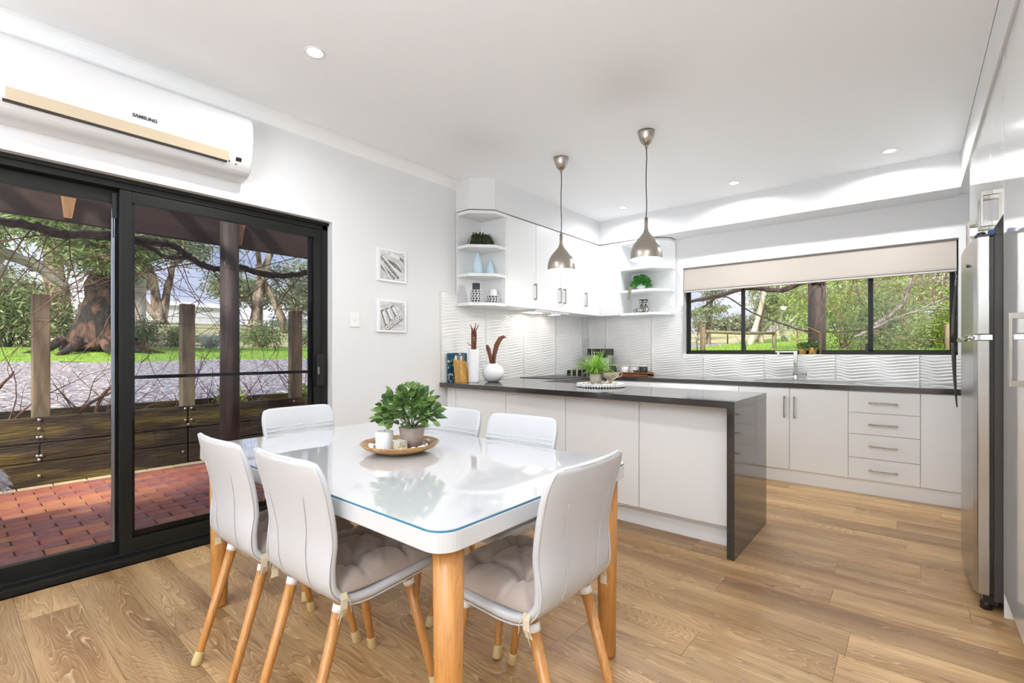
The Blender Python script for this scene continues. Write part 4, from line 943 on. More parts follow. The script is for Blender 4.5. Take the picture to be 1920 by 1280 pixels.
q.build('foliage', leafmat('trailing_string', (.02, .035, .012), (.13, .16, .05)), tpl)
blue = mat('pale_blue_ceramic', (.52, .70, .80), .35)
for (x, y, r_, h, lab) in ((-3.14, 3.255, .048, .205, 'taller pale blue teardrop vase on the left open shelf'), (-3.10, 3.385, .042, .148, 'shorter pale blue teardrop vase on the left open shelf')):
    t = thing('teardrop_vase', lab, 'vase', (x, y, TOPS[1]), 'pale blue teardrop vases')
    MB().lathe([(r_ * .72, 0), (r_ * .95, h * .12), (r_, h * .25), (r_ * .80, h * .5), (r_ * .42, h * .8), (r_ * .22, h * .97), (r_ * .12, h), (.0004, h)], (x, y, TOPS[1] + .0005), 28).build('body', blue, t)
def lattice_jar(x, y, z, r_, h, label, wax):
    t = thing('lattice_holder', label, 'candle holder', (x, y, z))
    MB().lathe([(r_ * .90, 0), (r_ * .90, h), (r_ * .86, h), (r_ * .86, .004)], (x, y, z + .0005), 24).build('liner', M['black'], t)
    q = MB(); nn = 12; m = max(2, int(h / .022))
    for j in range(m + 1): 
        zz = z + .001 + (h - .004) * j / m; pts = [(x + r_ * math.cos(2 * PI * k / 24), y + r_ * math.sin(2 * PI * k / 24), zz) for k in range(25)]; q.tube(pts, .0032, 4)
    for k in range(nn):
        a = 2 * PI * k / nn; q.tube([(x + r_ * math.cos(a), y + r_ * math.sin(a), z), (x + r_ * math.cos(a), y + r_ * math.sin(a), z + h)], .003, 4)
        for j in range(m):
            a2 = a + PI / nn * (1 if j % 2 else -1); q.tube([(x + r_ * math.cos(a2), y + r_ * math.sin(a2), z + h * j / m), (x + r_ * math.cos(a), y + r_ * math.sin(a), z + h * (j + 1) / m)], .0024, 4)
    q.build('lattice', M['white'], t)
    if wax: MB().lathe([(r_ * .62, 0), (r_ * .64, .004), (r_ * .64, wax[0]), (.0005, wax[0] - .004)], (x, y, z + h - .01), 24).build('candle', wax[1], t)
    return t
lattice_jar(-3.13, 3.225, TOPS[0], .056, .115, 'tall white lattice holder with a dark candle on the lowest left shelf', (.075, mat('dark_candle', (.045, .045, .055), .5)))
lattice_jar(-3.07, 3.395, TOPS[0], .058, .075, 'short white lattice holder with a white candle on the lowest left shelf', (.070, M['white']))
# ---- shelf things, right unit
t = thing('pot_plant', 'bright green bushy plant trailing over the middle right shelf', 'plant', (-2.50, 5.42, TOPS[1]))
pot((-2.50, 5.42, TOPS[1] + .0005), .045, .055, .07, M['white'], t)
leafy('foliage', (-2.50, 5.41, TOPS[1] + .075), 900, .115, .022, .017, M['grn5'], t, 31, up=.2, droop=.3)
q = MB(); vs = []; r = random.Random(2)
for i in range(5):
    x = -2.575 + r.uniform(-.02, .02); y = 5.25 + r.uniform(0, .008); pts = [(x + .05, 5.36, TOPS[1] + .05), (x + .01, 5.28, TOPS[1] + .03), (x, y, TOPS[1]), (x - .004, y, TOPS[1] - r.uniform(.04, .14))]; q.tube(pts, .0015, 4)
    for k in range(9): p = Vector(pts[2]).lerp(Vector(pts[3]), k / 8); q.ball(tuple(p), .006, .004, .005, 5, 3)
q.build('trailing_stem', leafmat('pale_trail', (.20, .24, .10), (.45, .50, .28)), t)
dk = mat('dark_bronze', (.03, .022, .018), .4)
for x, y, h, lab in ((-2.50, 5.42, .155, 'left dark patterned jar on the lowest right shelf'), (-2.445, 5.42, .155, 'right dark patterned jar on the lowest right shelf')):
    t = thing('patterned_jar', lab, 'jar', (x, y, TOPS[0])); MB().lathe([(.024, 0), (.024, h), (.0005, h)], (x, y, TOPS[0] + .0005), 20).build('body', mat('jar_print', (.78, .76, .72), .4, var=(75, (.03, .025, .02), .50, .53)), t)
    MB().lathe([(.0255, 0), (.0255, .012), (.0005, .014)], (x, y, TOPS[0] + h), 20).build('lid', dk, t)
t = thing('wire_ornament', 'small dark bicycle-shaped wire ornament in front of the patterned jars', 'ornament', (-2.48, 5.33, TOPS[0]))
q = MB()
for cx, r_ in ((-2.535, .022), (-2.40, .032)): q.tube([(cx + r_ * math.cos(a), 5.33, TOPS[0] + r_ + .003 + r_ * math.sin(a)) for a in np.linspace(0, 2 * PI, 21)], .003, 6)
q.tube([(-2.535, 5.33, TOPS[0] + .025), (-2.50, 5.33, TOPS[0] + .06), (-2.43, 5.33, TOPS[0] + .05), (-2.40, 5.33, TOPS[0] + .035)], .003, 6); q.tube([(-2.53, 5.33, TOPS[0] + .025), (-2.46, 5.33, TOPS[0] + .01), (-2.40, 5.33, TOPS[0] + .035)], .003, 6)
q.build('frame', dk, t)
# ---- back worktop
cm = thing('coffee_machine', 'black and steel espresso machine in the kitchen corner behind the grass plant', 'coffee machine', (-3.03, 5.38, CT))
B(-3.16, -2.93, 5.28, 5.52, CT, CT + .03).build('drip_base', M['black'], cm, bevel=.004); B(-3.16, -2.93, 5.40, 5.52, CT + .03, CT + .24).build('body', M['steel'], cm, bevel=.006)
B(-3.16, -2.925, 5.27, 5.53, CT + .235, CT + .318).build('head', M['black'], cm, bevel=.006)
B(-3.095, -3.088, 5.266, 5.272, CT + .238, CT + .315).build('trim_bar', M['chrome'], cm)
for k in range(4): MB().lathe([(.0075, 0), (.0075, .006), (.0005, .007)], (0, 0, 0), 12).v
for k in range(4): B(-3.066 + k * .030, -3.052 + k * .030, 5.262, 5.27, CT + .265, CT + .282).build('button', M['chrome'], cm, bevel=.003)
q = MB(); q.lathe([(.03, 0), (.03, .03)], (-3.02, 5.34, CT + .205), 18); q.tube([(-3.02, 5.33, CT + .215), (-2.99, 5.20, CT + .205), (-2.98, 5.17, CT + .20)], [.010, .009, .012], 8); q.build('portafilter', M['black'], cm)
MB().tube([(-2.95, 5.33, CT + .24), (-2.945, 5.30, CT + .18), (-2.93, 5.27, CT + .10)], .004, 6).build('steam_wand', M['chrome'], cm)
mg = thing('milk_jug', 'black milk jug beside the coffee machine', 'jug', (-2.84, 5.36, CT)); MB().lathe([(.035, 0), (.038, .05), (.030, .09), (.033, .105), (.029, .105)], (-2.84, 5.36, CT + .0005), 24).build('body', M['black'], mg)
q = MB(); q.tube([(-2.81, 5.34, CT + .09), (-2.78, 5.33, CT + .08), (-2.78, 5.33, CT + .04), (-2.805, 5.34, CT + .03)], .004, 6); q.build('handle', M['black'], mg)
ty = thing('wooden_tray', 'slatted reddish wooden tray on the back worktop left of the sink', 'tray', (-2.59, 5.40, CT)); tw = wood('red_timber', (.22, .065, .02), (.45, .16, .055), (6, 40, 40), .4, .1)
B(-2.80, -2.38, 5.31, 5.49, CT + .018, CT + .026).build('base', tw, ty, bevel=.002)
for y in (5.305, 5.492): 
    for z in (CT + .0, CT + .022): B(-2.81, -2.37, y - .006, y + .006, z, z + .013).build('rail', tw, ty, bevel=.002)
for x, m_, lab in ((-2.705, M['white'], 'white round canister, leftmost of the three on the wooden tray'), (-2.585, mat('grey_ceramic', (.62, .60, .60), .4), 'pale grey round canister, middle of the three on the wooden tray'), (-2.465, mat('charcoal_ceramic', (.03, .03, .028), .5), 'charcoal round canister, rightmost of the three on the wooden tray')):
    t = thing('canister', lab, 'canister', (x, 5.40, CT + .027), 'canisters on the wooden tray')
    MB().lathe([(.048, 0), (.050, .004), (.050, .075), (.0005, .075)], (x, 5.40, CT + .0265), 28).build('body', m_, t); MB().lathe([(.052, 0), (.052, .009), (.0005, .010)], (x, 5.40, CT + .1015), 28).build('lid', mat('pale_lid', (.66, .60, .54), .5), t)
t = thing('bead_knot', 'small black knot of beads in front of the grey canister', 'ornament', (-2.53, 5.335, CT + .027)); q = MB(); r = random.Random(5)
for k in range(12): q.ball((-2.53 + r.uniform(-.03, .03), 5.335 + r.uniform(-.006, .006), CT + .034 + r.uniform(0, .022)), .0085, .0085, .0085, 8, 5)
q.build('beads', M['black'], t)
# ---- window sill
copper = mat('copper_wire', (.50, .30, .16), .35, metal=.8)
tf = thing('wire_house', 'house-shaped thin copper wire frame on the kitchen window sill', 'ornament', (-.80, YB + .05, WZ0))
q = MB(); zz = WZ0 + .003
for y in (YB + .012, YB + .085):
    q.tube([(-.905, y, zz + .215), (-.905, y, zz), (-.70, y, zz), (-.70, y, zz + .215), (-.8025, y, zz + .275), (-.905, y, zz + .215), (-.70, y, zz + .215)], .0028, 5)
for x, z in ((-.905, 0), (-.70, 0), (-.905, .215), (-.70, .215), (-.8025, .275)): q.tube([(x, YB + .012, zz + z), (x, YB + .085, zz + z)], .0028, 5)
q.build('wire', copper, tf)
for x, lab, s_ in ((-.855, 'smaller fern in a gold pot on the window sill, left inside the wire house', 1), (-.770, 'larger fern in a gold pot on the window sill, right inside the wire house', 2)):
    t = thing('pot_plant', lab, 'plant', (x, YB + .05, WZ0 + .003)); pot((x, YB + .05, WZ0 + .003), .026 + .003 * s_, .031 + .003 * s_, .068, mat('gold_pot', (.52, .33, .10), .4, metal=.5), t)
    leafy('foliage', (x, YB + .05, WZ0 + .078), 150, .040 + .006 * s_, .030, .013, M['grn2'], t, 40 + s_, up=.3, droop=.3)
# ================================================================ OUTSIDE
def zl(X): return np.interp(X, [0, 6.5, 14, 19, 24, 30, 34, 52, 130], [.45, .58, .956, 1.27, 1.55, 2.35, 2.8, 3.85, 6])
def zb(Y): return np.interp(Y, [0, 6, 9, 11.25, 16, 22, 27, 60, 130], [.7, .85, 1.03, 1.13, 1.22, 1.45, 1.68, 3.5, 6])
def H(x, y):
    a = 1.0 if y <= 0 else (-x) / max(1e-6, (-x + y)) if x < 0 else 0.0
    w = min(1, max(0, (a - .35) / .25)); w = w * w * (3 - 2 * w)
    return zl(-x) * w + zb(y) * (1 - w) if x < 0 else zb(y)
def patch(name, xs, ys, m, amp=0.0, kind='structure', base=None):
    vs = []; fs = []; nx = len(xs); ny = len(ys)
    for j, y in enumerate(ys):
        for i, x in enumerate(xs): vs.append((x, y, H(x, y) + amp * mnoise.noise((x * 1.3, y * 1.3, 0)) + (0 if base is None else base)))
    for j in range(ny - 1):
        for i in range(nx - 1): k = j * nx + i; fs.append((k, k + 1, k + nx + 1, k + nx))
    return MB().add(vs, fs, True).build(name, m, None, kind=kind)
def gravelmat():
    m = bpy.data.materials.new('gravel'); m.use_nodes = True; t = m.node_tree; b = t.nodes['Principled BSDF']; L = t.links
    tc = t.nodes.new('ShaderNodeTexCoord'); v = t.nodes.new('ShaderNodeTexVoronoi'); v.inputs['Scale'].default_value = 22; L.new(tc.outputs['Object'], v.inputs['Vector'])
    r = t.nodes.new('ShaderNodeValToRGB'); e = r.color_ramp.elements; e[0].position = 0; e[0].color = (.10, .10, .12, 1); e[1].position = 1; e[1].color = (.62, .58, .60, 1)
    e2 = e.new(.45); e2.color = (.26, .26, .30, 1); e3 = e.new(.7); e3.color = (.36, .27, .24, 1)
    s = t.nodes.new('ShaderNodeSeparateColor'); L.new(v.outputs['Color'], s.inputs[0]); L.new(s.outputs[0], r.inputs[0]); L.new(r.outputs[0], b.inputs['Base Color']); b.inputs['Roughness'].default_value = .8
    bp = t.nodes.new('ShaderNodeBump'); bp.inputs['Distance'].default_value = .03; bp.inputs['Strength'].default_value = 1; L.new(v.outputs['Distance'], bp.inputs['Height']); bp.invert = True; L.new(bp.outputs[0], b.inputs['Normal']); return m
grass = mat('lawn', (.13, .25, .02), .9, var=(5, (.27, .42, .05), .35, .65), bump=(60, .6, .03))
dry = mat('dry_paddock', (.26, .28, .10), .95, var=(1.2, (.46, .40, .24), .38, .60), bump=(20, .5, .05))
patch('gravel_drive', np.linspace(-14, -6.52, 16), np.linspace(-14, 24, 40), gravelmat(), .03)
patch('grass_verge', np.linspace(-20, -13.95, 14), np.linspace(-14, 24, 40), grass, .06, base=.012)
patch('paddock', np.concatenate([np.linspace(-120, -35, 14), np.linspace(-34, -19.9, 12)]), np.linspace(-50, 80, 50), dry, .12)
patch('back_lawn', np.linspace(-6.6, 14, 24), np.concatenate([np.linspace(6.0, 30, 30), np.linspace(32, 110, 18)]), grass, .05)
patch('side_paddock', np.concatenate([np.linspace(-60, -20.1, 14), np.linspace(-20, -6.55, 10)]), np.linspace(23.9, 110, 30), dry, .1, base=-.02)
q = MB(); rg = random.Random(77)
for k in range(5200):
    if k < 2600: x, y = rg.uniform(-19, -14), rg.uniform(-1, 12)
    else: x, y = rg.uniform(-6, 1.5), rg.uniform(11, 22)
    z = H(x, y); a = rg.uniform(0, 6.28); h_ = rg.uniform(.05, .12); w = .012; dx, dy = math.cos(a) * w, math.sin(a) * w
    q.add([(x - dx, y - dy, z - .02), (x + dx, y + dy, z - .02), (x + rg.uniform(-.04, .04), y + rg.uniform(-.04, .04), z + h_)], [(0, 1, 2)])
tag(q.build('grass_tufts', leafmat('grass_blade', (.14, .28, .02), (.34, .52, .06)), kind='stuff'), 'short bright green grass on the verge beyond the gravel and on the back lawn', 'grass')
# ---- paved patio
PZ = -.03
pt = structure('patio', (-4.7, 1.4, PZ)); mort = mat('paver_joint', (.05, .035, .03), .9)
B(-6.2, XL - .2, -4.2, 6, PZ - .12, PZ - .008).build('bedding', mort, pt)
brickm = [mat('paver_red', (.30, .085, .055), .75, var=(14, (.40, .15, .10), .35, .7), bump=(120, .3, .002)), mat('paver_plum', (.22, .075, .065), .75, var=(14, (.32, .14, .12), .35, .7), bump=(120, .3, .002)), mat('paver_orange', (.38, .125, .06), .75, var=(14, (.44, .20, .11), .35, .7), bump=(120, .3, .002))]
creamb = mat('paver_cream', (.46, .36, .20), .8, var=(16, (.58, .48, .30), .35, .7))
bme = []
def brickmesh(lx, ly, m):
    q = MB(); c = .004; q.add([(-lx, -ly, -.02), (lx, -ly, -.02), (lx, ly, -.02), (-lx, ly, -.02), (-lx, -ly, -c), (lx, -ly, -c), (lx, ly, -c), (-lx, ly, -c), (-lx + c, -ly + c, 0), (lx - c, -ly + c, 0), (lx - c, ly - c, 0), (-lx + c, ly - c, 0)],
        [(8, 9, 10, 11)] + [(a, (a + 1) % 4, 4 + (a + 1) % 4, 4 + a) for a in range(4)] + [(4 + a, 4 + (a + 1) % 4, 8 + (a + 1) % 4, 8 + a) for a in range(4)])
    me = bpy.data.meshes.new('paver'); me.from_pydata(q.v, [], q.f); me.materials.append(m); return me
bmeshes = [brickmesh(.0555, .113, m) for m in brickm]; cmesh = brickmesh(.054, .113, creamb)
rb = random.Random(9); rest = MB(); cnt = 0
for i in range(22):
    x = -3.50 - .0585 - .117 * i
    if x < -5.98: break
    for j in range(-14, 24):
        y = .06 + j * .2345 + (.117 if i % 2 else 0)
        if -.12 < y < 3.0 and cnt < 296:
            o = bpy.data.objects.new('paver', bmeshes[rb.choice((0, 0, 1, 1, 2))]); C.link(o); o.parent = pt; o.location = (x + 4.7, y - 1.4, rb.uniform(-.001, .0015)); o.rotation_euler = (rb.uniform(-.004, .004), rb.uniform(-.006, .006), rb.uniform(-.004, .004)); cnt += 1
        elif -3.4 < y < 5.4: rest.box(x - .0555, x + .0555, y - .113, y + .113, PZ - .02, PZ)
rest.build('paver_field', brickm[0], pt, kind='stuff')
for j in range(-2, 15):
    o = bpy.data.objects.new('edge_paver', cmesh); C.link(o); o.parent = pt; o.location = (-6.02 + 4.7, .09 + j * .2345 - 1.4, .001)
B(XL - .36, XL - .20, -4.2, 5.9, -.12, .012).build('step', mat('step_render', (.3, .27, .25), .8), pt)
# ---- sleeper retaining wall
rw = thing('retaining_wall', 'low retaining wall of weathered timber sleepers outside the sliding door', 'retaining wall', (-6.06, 1.5, PZ))
WXo = -6.06
zs_ = [PZ, .183, .352, .593]
for r_i in range(3):
    e = [-1.73, .59, 2.91, 5.2] if r_i != 1 else [-2.9, -.57, .59, 1.75, 2.91, 5.2]
    if r_i == 0: e = [-.57, 1.75, 4.07]
    if r_i == 2: e = [-.57, 1.75, 4.07]
    for a, b in zip(e[:-1], e[1:]): B(WXo - .05, WXo - rb.uniform(0, .006), a + .006, b - .006, zs_[r_i] + .004, zs_[r_i + 1] - .004).build('sleeper', M['sleeper'], rw, bevel=.006)
for a, b in ((-.57, 1.75), (1.75, 4.07)): B(-6.55, -6.50, a + .005, b - .005, .34, .62).build('sleeper', M['sleeper'], rw, bevel=.006)
B(-6.50, WXo - .045, -2, 5, -.1, .50).build('planter_soil', mat('bark_mulch', (.07, .04, .025), .95, var=(30, (.22, .12, .08), .4, .7), bump=(40, 1, .03)), rw)
bolt = mat('galvanised_bolt', (.55, .55, .56), .35, metal=.9); q = None
for y, zz in ((.585, .565), (.585, .485), (.575, .408), (.60, .408), (.575, .24), (.60, .24), (.585, .205), (.585, .06), (1.72, .565), (1.78, .565), (1.72, .44), (1.78, .44), (1.75, .39), (1.70, .10), (2.91, .55), (2.91, .44)):
    MB().ball((WXo + .002, y, zz), .009, .014, .014, 10, 5).build('bolt', bolt, rw)
for y, w in ((.607, .118), (1.770, .122), (2.985, .13)):
    lab = {.607: 'squared timber post behind the sleeper wall, leftmost through the fixed door pane', 1.770: 'squared timber post behind the sleeper wall, in the middle of the sliding pane', 2.985: 'squared timber post behind the sleeper wall, rightmost near the door handle'}[y]
    t = thing('timber_post', lab, 'post', (-6.18, y, .4), 'squared posts along the sleeper wall'); B(-6.24, -6.115, y - w / 2, y + w / 2, .30, 1.708).build('post', M['postw'], t, bevel=.006)
# ---- pergola over the patio
pg = thing('pergola', 'dark stained timber pergola with a round post outside the sliding door', 'pergola', (-5.8, 2, PZ))
B(-5.80, -5.74, -3.5, 5.5, 2.335, 2.60).build('beam', M['beam'], pg, bevel=.005)
for y in (-2.4, -.9, .18, .76, 1.5, 2.25, 3.3, 4.4): B(-6.5, XL - .26, y - .022, y + .022, 2.60, 2.75).build('rafter', M['beam'], pg, bevel=.003)
MB().tube([(-5.70, 2.03, PZ - .02), (-5.70, 2.035, 1.2), (-5.70, 2.03, 2.62)], [.098, .094, .090], 20).build('post', M['darkpost'], pg)
blk = wood('raw_pine', (.30, .15, .07), (.46, .26, .12), (12, 12, 3), .7, .05)
for y in (.74, 2.14): 
    q = MB(); q.add([(-5.738, y - .055, 2.60), (-5.738, y + .055, 2.60), (-5.738, y + .02, 2.36), (-5.738, y - .03, 2.36), (-5.70, y - .055, 2.60), (-5.70, y + .055, 2.60), (-5.71, y + .02, 2.36), (-5.71, y - .03, 2.36)], [(3, 2, 1, 0), (4, 5, 6, 7), (0, 1, 5, 4), (1, 2, 6, 5), (2, 3, 7, 6), (3, 0, 4, 7)]); q.build('cleat', blk, pg)
vp = thing('verandah_post', 'round dark post of the verandah seen through the kitchen window', 'post', (-1.04, 8.0, .9)); MB().tube([(-1.04, 8.0, .7), (-1.04, 8.0, 2.7)], [.112, .105], 20).build('post', M['darkpost'], vp)
B(-6, 3, 7.97, 8.03, 2.62, 2.85).build('beam', M['beam'], vp)
# ---- vines
barkm = mat('vine_bark', (.030, .018, .014), .9, var=(20, (.085, .055, .045), .4, .7, (1, 1, 1)), bump=(40, .8, .01)); twigm = mat('vine_twig', (.11, .05, .035), .8, var=(6, (.20, .11, .07), .4, .6))
def cane(pts, rad, q, rnd, jit=.01, n=8, sub=4):
    P_ = [Vector(p) for p in pts]; out = []; rs = []
    for i in range(len(P_) - 1):
        for k in range(sub):
            f = k / sub; p0 = P_[max(i - 1, 0)]; p1 = P_[i]; p2 = P_[i + 1]; p3 = P_[min(i + 2, len(P_) - 1)]
            c = .5 * ((2 * p1) + (p2 - p0) * f + (2 * p0 - 5 * p1 + 4 * p2 - p3) * f * f + (3 * p1 - p0 - 3 * p2 + p3) * f ** 3)
            out.append(c + Vector([rnd.uniform(-jit, jit) for _ in range(3)])); r0 = rad[i]; r1 = rad[i + 1]; rs.append((r0 + (r1 - r0) * f) * rnd.uniform(.85, 1.18))
    out.append(P_[-1]); rs.append(rad[-1]); q.tube(out, rs, n); return out
def twigs(src, n, q, rnd, L=(.5, 1.6), r0=.006, grav=.02, plane=.15, dirs=None, depth=0):
    for k in range(n):
        p = Vector(rnd.choice(src)); d = Vector((rnd.uniform(-plane, plane), rnd.uniform(-1, 1), rnd.uniform(-1, .15))) if dirs is None else Vector([rnd.uniform(a, b) for a, b in dirs]); d.normalize()
        m = rnd.randint(8, 16); l = rnd.uniform(*L) / m; pts = [p.copy()]; curl = Vector((0, rnd.uniform(-.07, .07), rnd.uniform(-.05, .07)))
        for i in range(m):
            d = (d + curl + Vector((rnd.uniform(-.12, .12) * plane * 3, rnd.uniform(-.14, .14), rnd.uniform(-.14, .14) - grav))).normalized(); p = p + d * l; pts.append(p.copy())
        rr_ = r0 * rnd.uniform(.6, 1.2); q.tube(pts, [rr_ * (1 - .65 * i / m) for i in range(m + 1)], 5)
        if depth: twigs(pts[2:], 3, q, rnd, (L[0] * .3, L[1] * .35), r0 * .55, grav, plane, dirs, depth - 1)
rv_ = random.Random(12)
gv = thing('grape_vine', 'bare grape vine trained along the pergola edge outside the sliding door', 'vine', (-5.95, 1.5, .5))
q = MB(); V0 = [(-5.95, -1.2, 2.33), (-5.95, -.2, 2.31), (-5.95, .34, 2.29), (-5.95, .5, 2.29), (-5.95, .63, 2.27), (-5.95, .74, 2.255), (-5.95, .88, 2.285), (-5.95, 1.11, 2.31), (-5.95, 1.3, 2.30), (-5.95, 1.47, 2.30), (-5.95, 1.61, 2.285), (-5.95, 1.70, 2.21), (-5.95, 1.85, 2.13), (-5.95, 2.01, 2.10), (-5.95, 2.23, 2.15), (-5.95, 2.38, 2.125), (-5.95, 2.65, 2.11), (-5.95, 2.92, 2.16), (-5.95, 3.3, 2.25), (-5.95, 4.2, 2.3)]
src = cane(V0, [.038, .038, .036, .036, .040, .042, .036, .040, .034, .032, .032, .032, .030, .030, .030, .036, .032, .032, .028, .024], q, rv_, .007)
cane([(-5.93, .75, 2.25), (-5.93, .95, 2.26), (-5.93, 1.11, 2.27), (-5.93, 1.27, 2.27), (-5.93, 1.42, 2.21), (-5.93, 1.52, 2.16), (-5.93, 1.68, 2.19)], [.02, .022, .024, .024, .022, .022, .02], q, rv_, .006)
for k in range(70):
    p = rv_.choice(src); q.ball((p.x, p.y, p.z + rv_.uniform(-.02, .03)), .022, .03, .022, 6, 4)
q.build('main_cane', barkm, gv)
q = MB(); twigs(src, 62, q, rv_, (.5, 1.7), .0065, .02, .15, None, 1)
low = [Vector((-6.3, rv_.uniform(-.3, 3.4), .50)) for _ in range(30)]
twigs(low, 46, q, rv_, (.25, .95), .006, -.01, .2, ((-.4, .4), (-1, 1), (.3, 1.2)), 1)
for a, b in (((-6.3, .30, .5), (-6.28, .44, 1.0)), ((-6.3, 1.0, .5), (-6.3, 1.25, .95)), ((-6.3, .85, .5), (-6.3, 1.2, .80))): cane([a, ((a[0] + b[0]) / 2, (a[1] + b[1]) / 2 - .05, (a[2] + b[2]) / 2 + .02), b], [.018, .014, .009], q, rv_, .008)
q.build('twigs', twigm, gv)
leafy('fresh_leaves', (-6.3, 2.25, .60), 120, .17, .05, .03, leafmat('young_leaf', (.30, .38, .05), (.55, .62, .14)), gv, 61)
leafy('fresh_leaves', (-6.3, 3.25, .62), 90, .15, .05, .03, bpy.data.materials['young_leaf'], gv, 62)
tw = thing('trellis_wires', 'thin horizontal trellis wires strung between the squared posts', 'wire', (-6.1, 1.5, 1.0))
for z in (1.50, 1.80, 2.02): MB().tube([(-6.1, -3, z), (-6.1, 1.5, z - .015), (-6.1, 6, z)], .0022, 5).build('wire', M['dgrey'], tw)
gb_ = thing('grape_vine', 'bare vine branches crossing the view through the kitchen window', 'vine', (-1, 8.2, 1.5))
q = MB(); s2_ = cane([(-3.3, 7.0, 1.78), (-2.75, 7.15, 1.93), (-2.55, 7.25, 1.94), (-2.28, 7.48, 2.01), (-1.97, 7.74, 2.12), (-1.79, 7.85, 2.14), (-1.48, 7.85, 2.07), (-1.17, 7.86, 2.17), (-.9, 7.86, 2.20), (-.43, 7.86, 2.24), (.2, 7.86, 2.26), (.9, 7.86, 2.27)], [.018, .024, .026, .030, .034, .038, .034, .036, .034, .032, .030, .028], q, rv_, .006)
for p in s2_[::3]: q.ball(tuple(p), .03, .03, .028, 6, 4)
cane([(-2.45, 7.5, 1.86), (-2.28, 7.6, 2.0), (-2.17, 7.8, 2.01), (-2.02, 8.08, 1.87), (-1.86, 8.12, 1.76), (-1.48, 8.2, 1.59), (-1.22, 8.3, 1.49), (-.7, 8.3, 1.47), (-.2, 8.35, 1.52)], [.011, .011, .011, .012, .012, .013, .012, .012, .010], q, rv_, .004, 6)
q.build('main_cane', barkm, gb_)
q = MB(); s3_ = cane([(-.48, 10.02, 1.62), (-.40, 10.08, 1.70), (-.28, 10.19, 1.80), (-.11, 10.34, 2.02), (-.04, 10.39, 2.24), (.03, 10.45, 2.6)], [.03, .034, .030, .028, .024, .02], q, rv_, .008); s4_ = cane([(-.75, 9.9, 1.42), (-.45, 9.95, 1.60), (-.1, 9.97, 1.75), (.25, 9.98, 1.93), (.6, 9.98, 2.1)], [.026, .024, .018, .015, .012], q, rv_, .008)
s5_ = cane([(-.30, 9.9, 1.68), (0, 9.9, 1.80), (.3, 9.9, 1.84), (.65, 9.9, 1.78)], [.014, .013, .011, .009], q, rv_, .006)
q.build('grey_branch', mat('grey_branch', (.13, .11, .10), .9, var=(16, (.32, .29, .27), .4, .65)), gb_)
q = MB(); twigs([p for p in s2_ if p.x > -1.0] * 2 + s2_ + s4_, 42, q, rv_, (.5, 1.4), .0055, .01, .6, ((-1, 1), (-.2, .2), (-1.1, .1)), 1); twigs(s3_ + s5_ + s4_, 30, q, rv_, (.3, .9), .006, -.02, .5, ((-.9, .9), (-.2, .2), (-.5, 1)), 1)
q.build('twigs', twigm, gb_)
# ---- trees and shrubs
def cloud(name, blobs, L, Wd, m, parent, seed, droop=.6, kind=None, boost=2.3):
    """blobs: (x,y,z,rx,ry,rz,n): leaf blades hanging in clumps"""
    R_ = np.random.RandomState(seed); A = []
    for (x, y, z, rx, ry, rz, n) in blobs:
        n = int(n * boost)
        k = max(3, n // 26); cc = R_.normal(size=(k, 3)); cc /= np.linalg.norm(cc, axis=1)[:, None]; cc *= (R_.rand(k, 1) ** .45); cc = cc * [rx, ry, rz] + [x, y, z]
        idx = R_.randint(0, k, n); s_ = min(rx, ry, rz) * .30; A.append(cc[idx] + R_.normal(size=(n, 3)) * s_)
    P_ = np.vstack(A); n = len(P_); d = R_.normal(size=(n, 3)); d[:, 2] = d[:, 2] * (1 - droop) - droop * 1.2; d /= np.linalg.norm(d, axis=1)[:, None]
    u = np.cross(d, R_.normal(size=(n, 3))); u /= np.linalg.norm(u, axis=1)[:, None]; l = L * R_.uniform(.6, 1.3, (n, 1)); w = Wd * R_.uniform(.7, 1.2, (n, 1)) * .5
    V = np.stack([P_, P_ + d * l * .45 + u * w, P_ + d * l, P_ + d * l * .45 - u * w], 1).reshape(-1, 3)
    off = wloc(parent); V = V - [off.x, off.y, off.z]; F_ = np.arange(4 * n, dtype=np.int32)
    me = bpy.data.meshes.new(name); me.vertices.add(4 * n); me.vertices.foreach_set('co', V.ravel().astype(np.float32)); me.loops.add(4 * n); me.loops.foreach_set('vertex_index', F_)
    me.polygons.add(n); me.polygons.foreach_set('loop_start', np.arange(0, 4 * n, 4, dtype=np.int32)); me.polygons.foreach_set('loop_total', np.full(n, 4, dtype=np.int32)); me.update(calc_edges=True); me.materials.append(m)
    return link(name, me, parent, kind=kind)
LM = {'gum': leafmat('gum_leaf', (.07, .12, .035), (.40, .48, .20), sub=.3), 'gum2': leafmat('gum_leaf_grey', (.14, .18, .11), (.42, .46, .30), sub=.3), 'olive': leafmat('olive_shrub', (.05, .08, .03), (.22, .26, .12), sub=.2),
      'bright': leafmat('bright_foliage', (.09, .17, .02), (.56, .66, .14), sub=.3), 'far': leafmat('far_foliage', (.14, .18, .10), (.34, .38, .22), sub=.2), 'blue': leafmat('silver_shrub', (.20, .24, .22), (.42, .47, .44), sub=.2), 'rust': leafmat('rusty_twigs', (.22, .10, .05), (.42, .26, .15), sub=.1)}
bk1 = mat('burnt_bark', (.022, .018, .018), .95, var=(3.4, (.16, .080, .052), .50, .64, (1, 1, .45)), bump=(7, 1, .15, (1, 1, .4))); bk2 = mat('pale_gum_bark', (.36, .30, .24), .8, var=(2, (.60, .55, .50), .35, .65, (1, 1, .4)), bump=(8, .5, .04)); bk3 = mat('mottled_gum_bark', (.09, .055, .035), .9, var=(2.4, (.46, .37, .27), .42, .58, (1, 1, .4)), bump=(8, .6, .05))
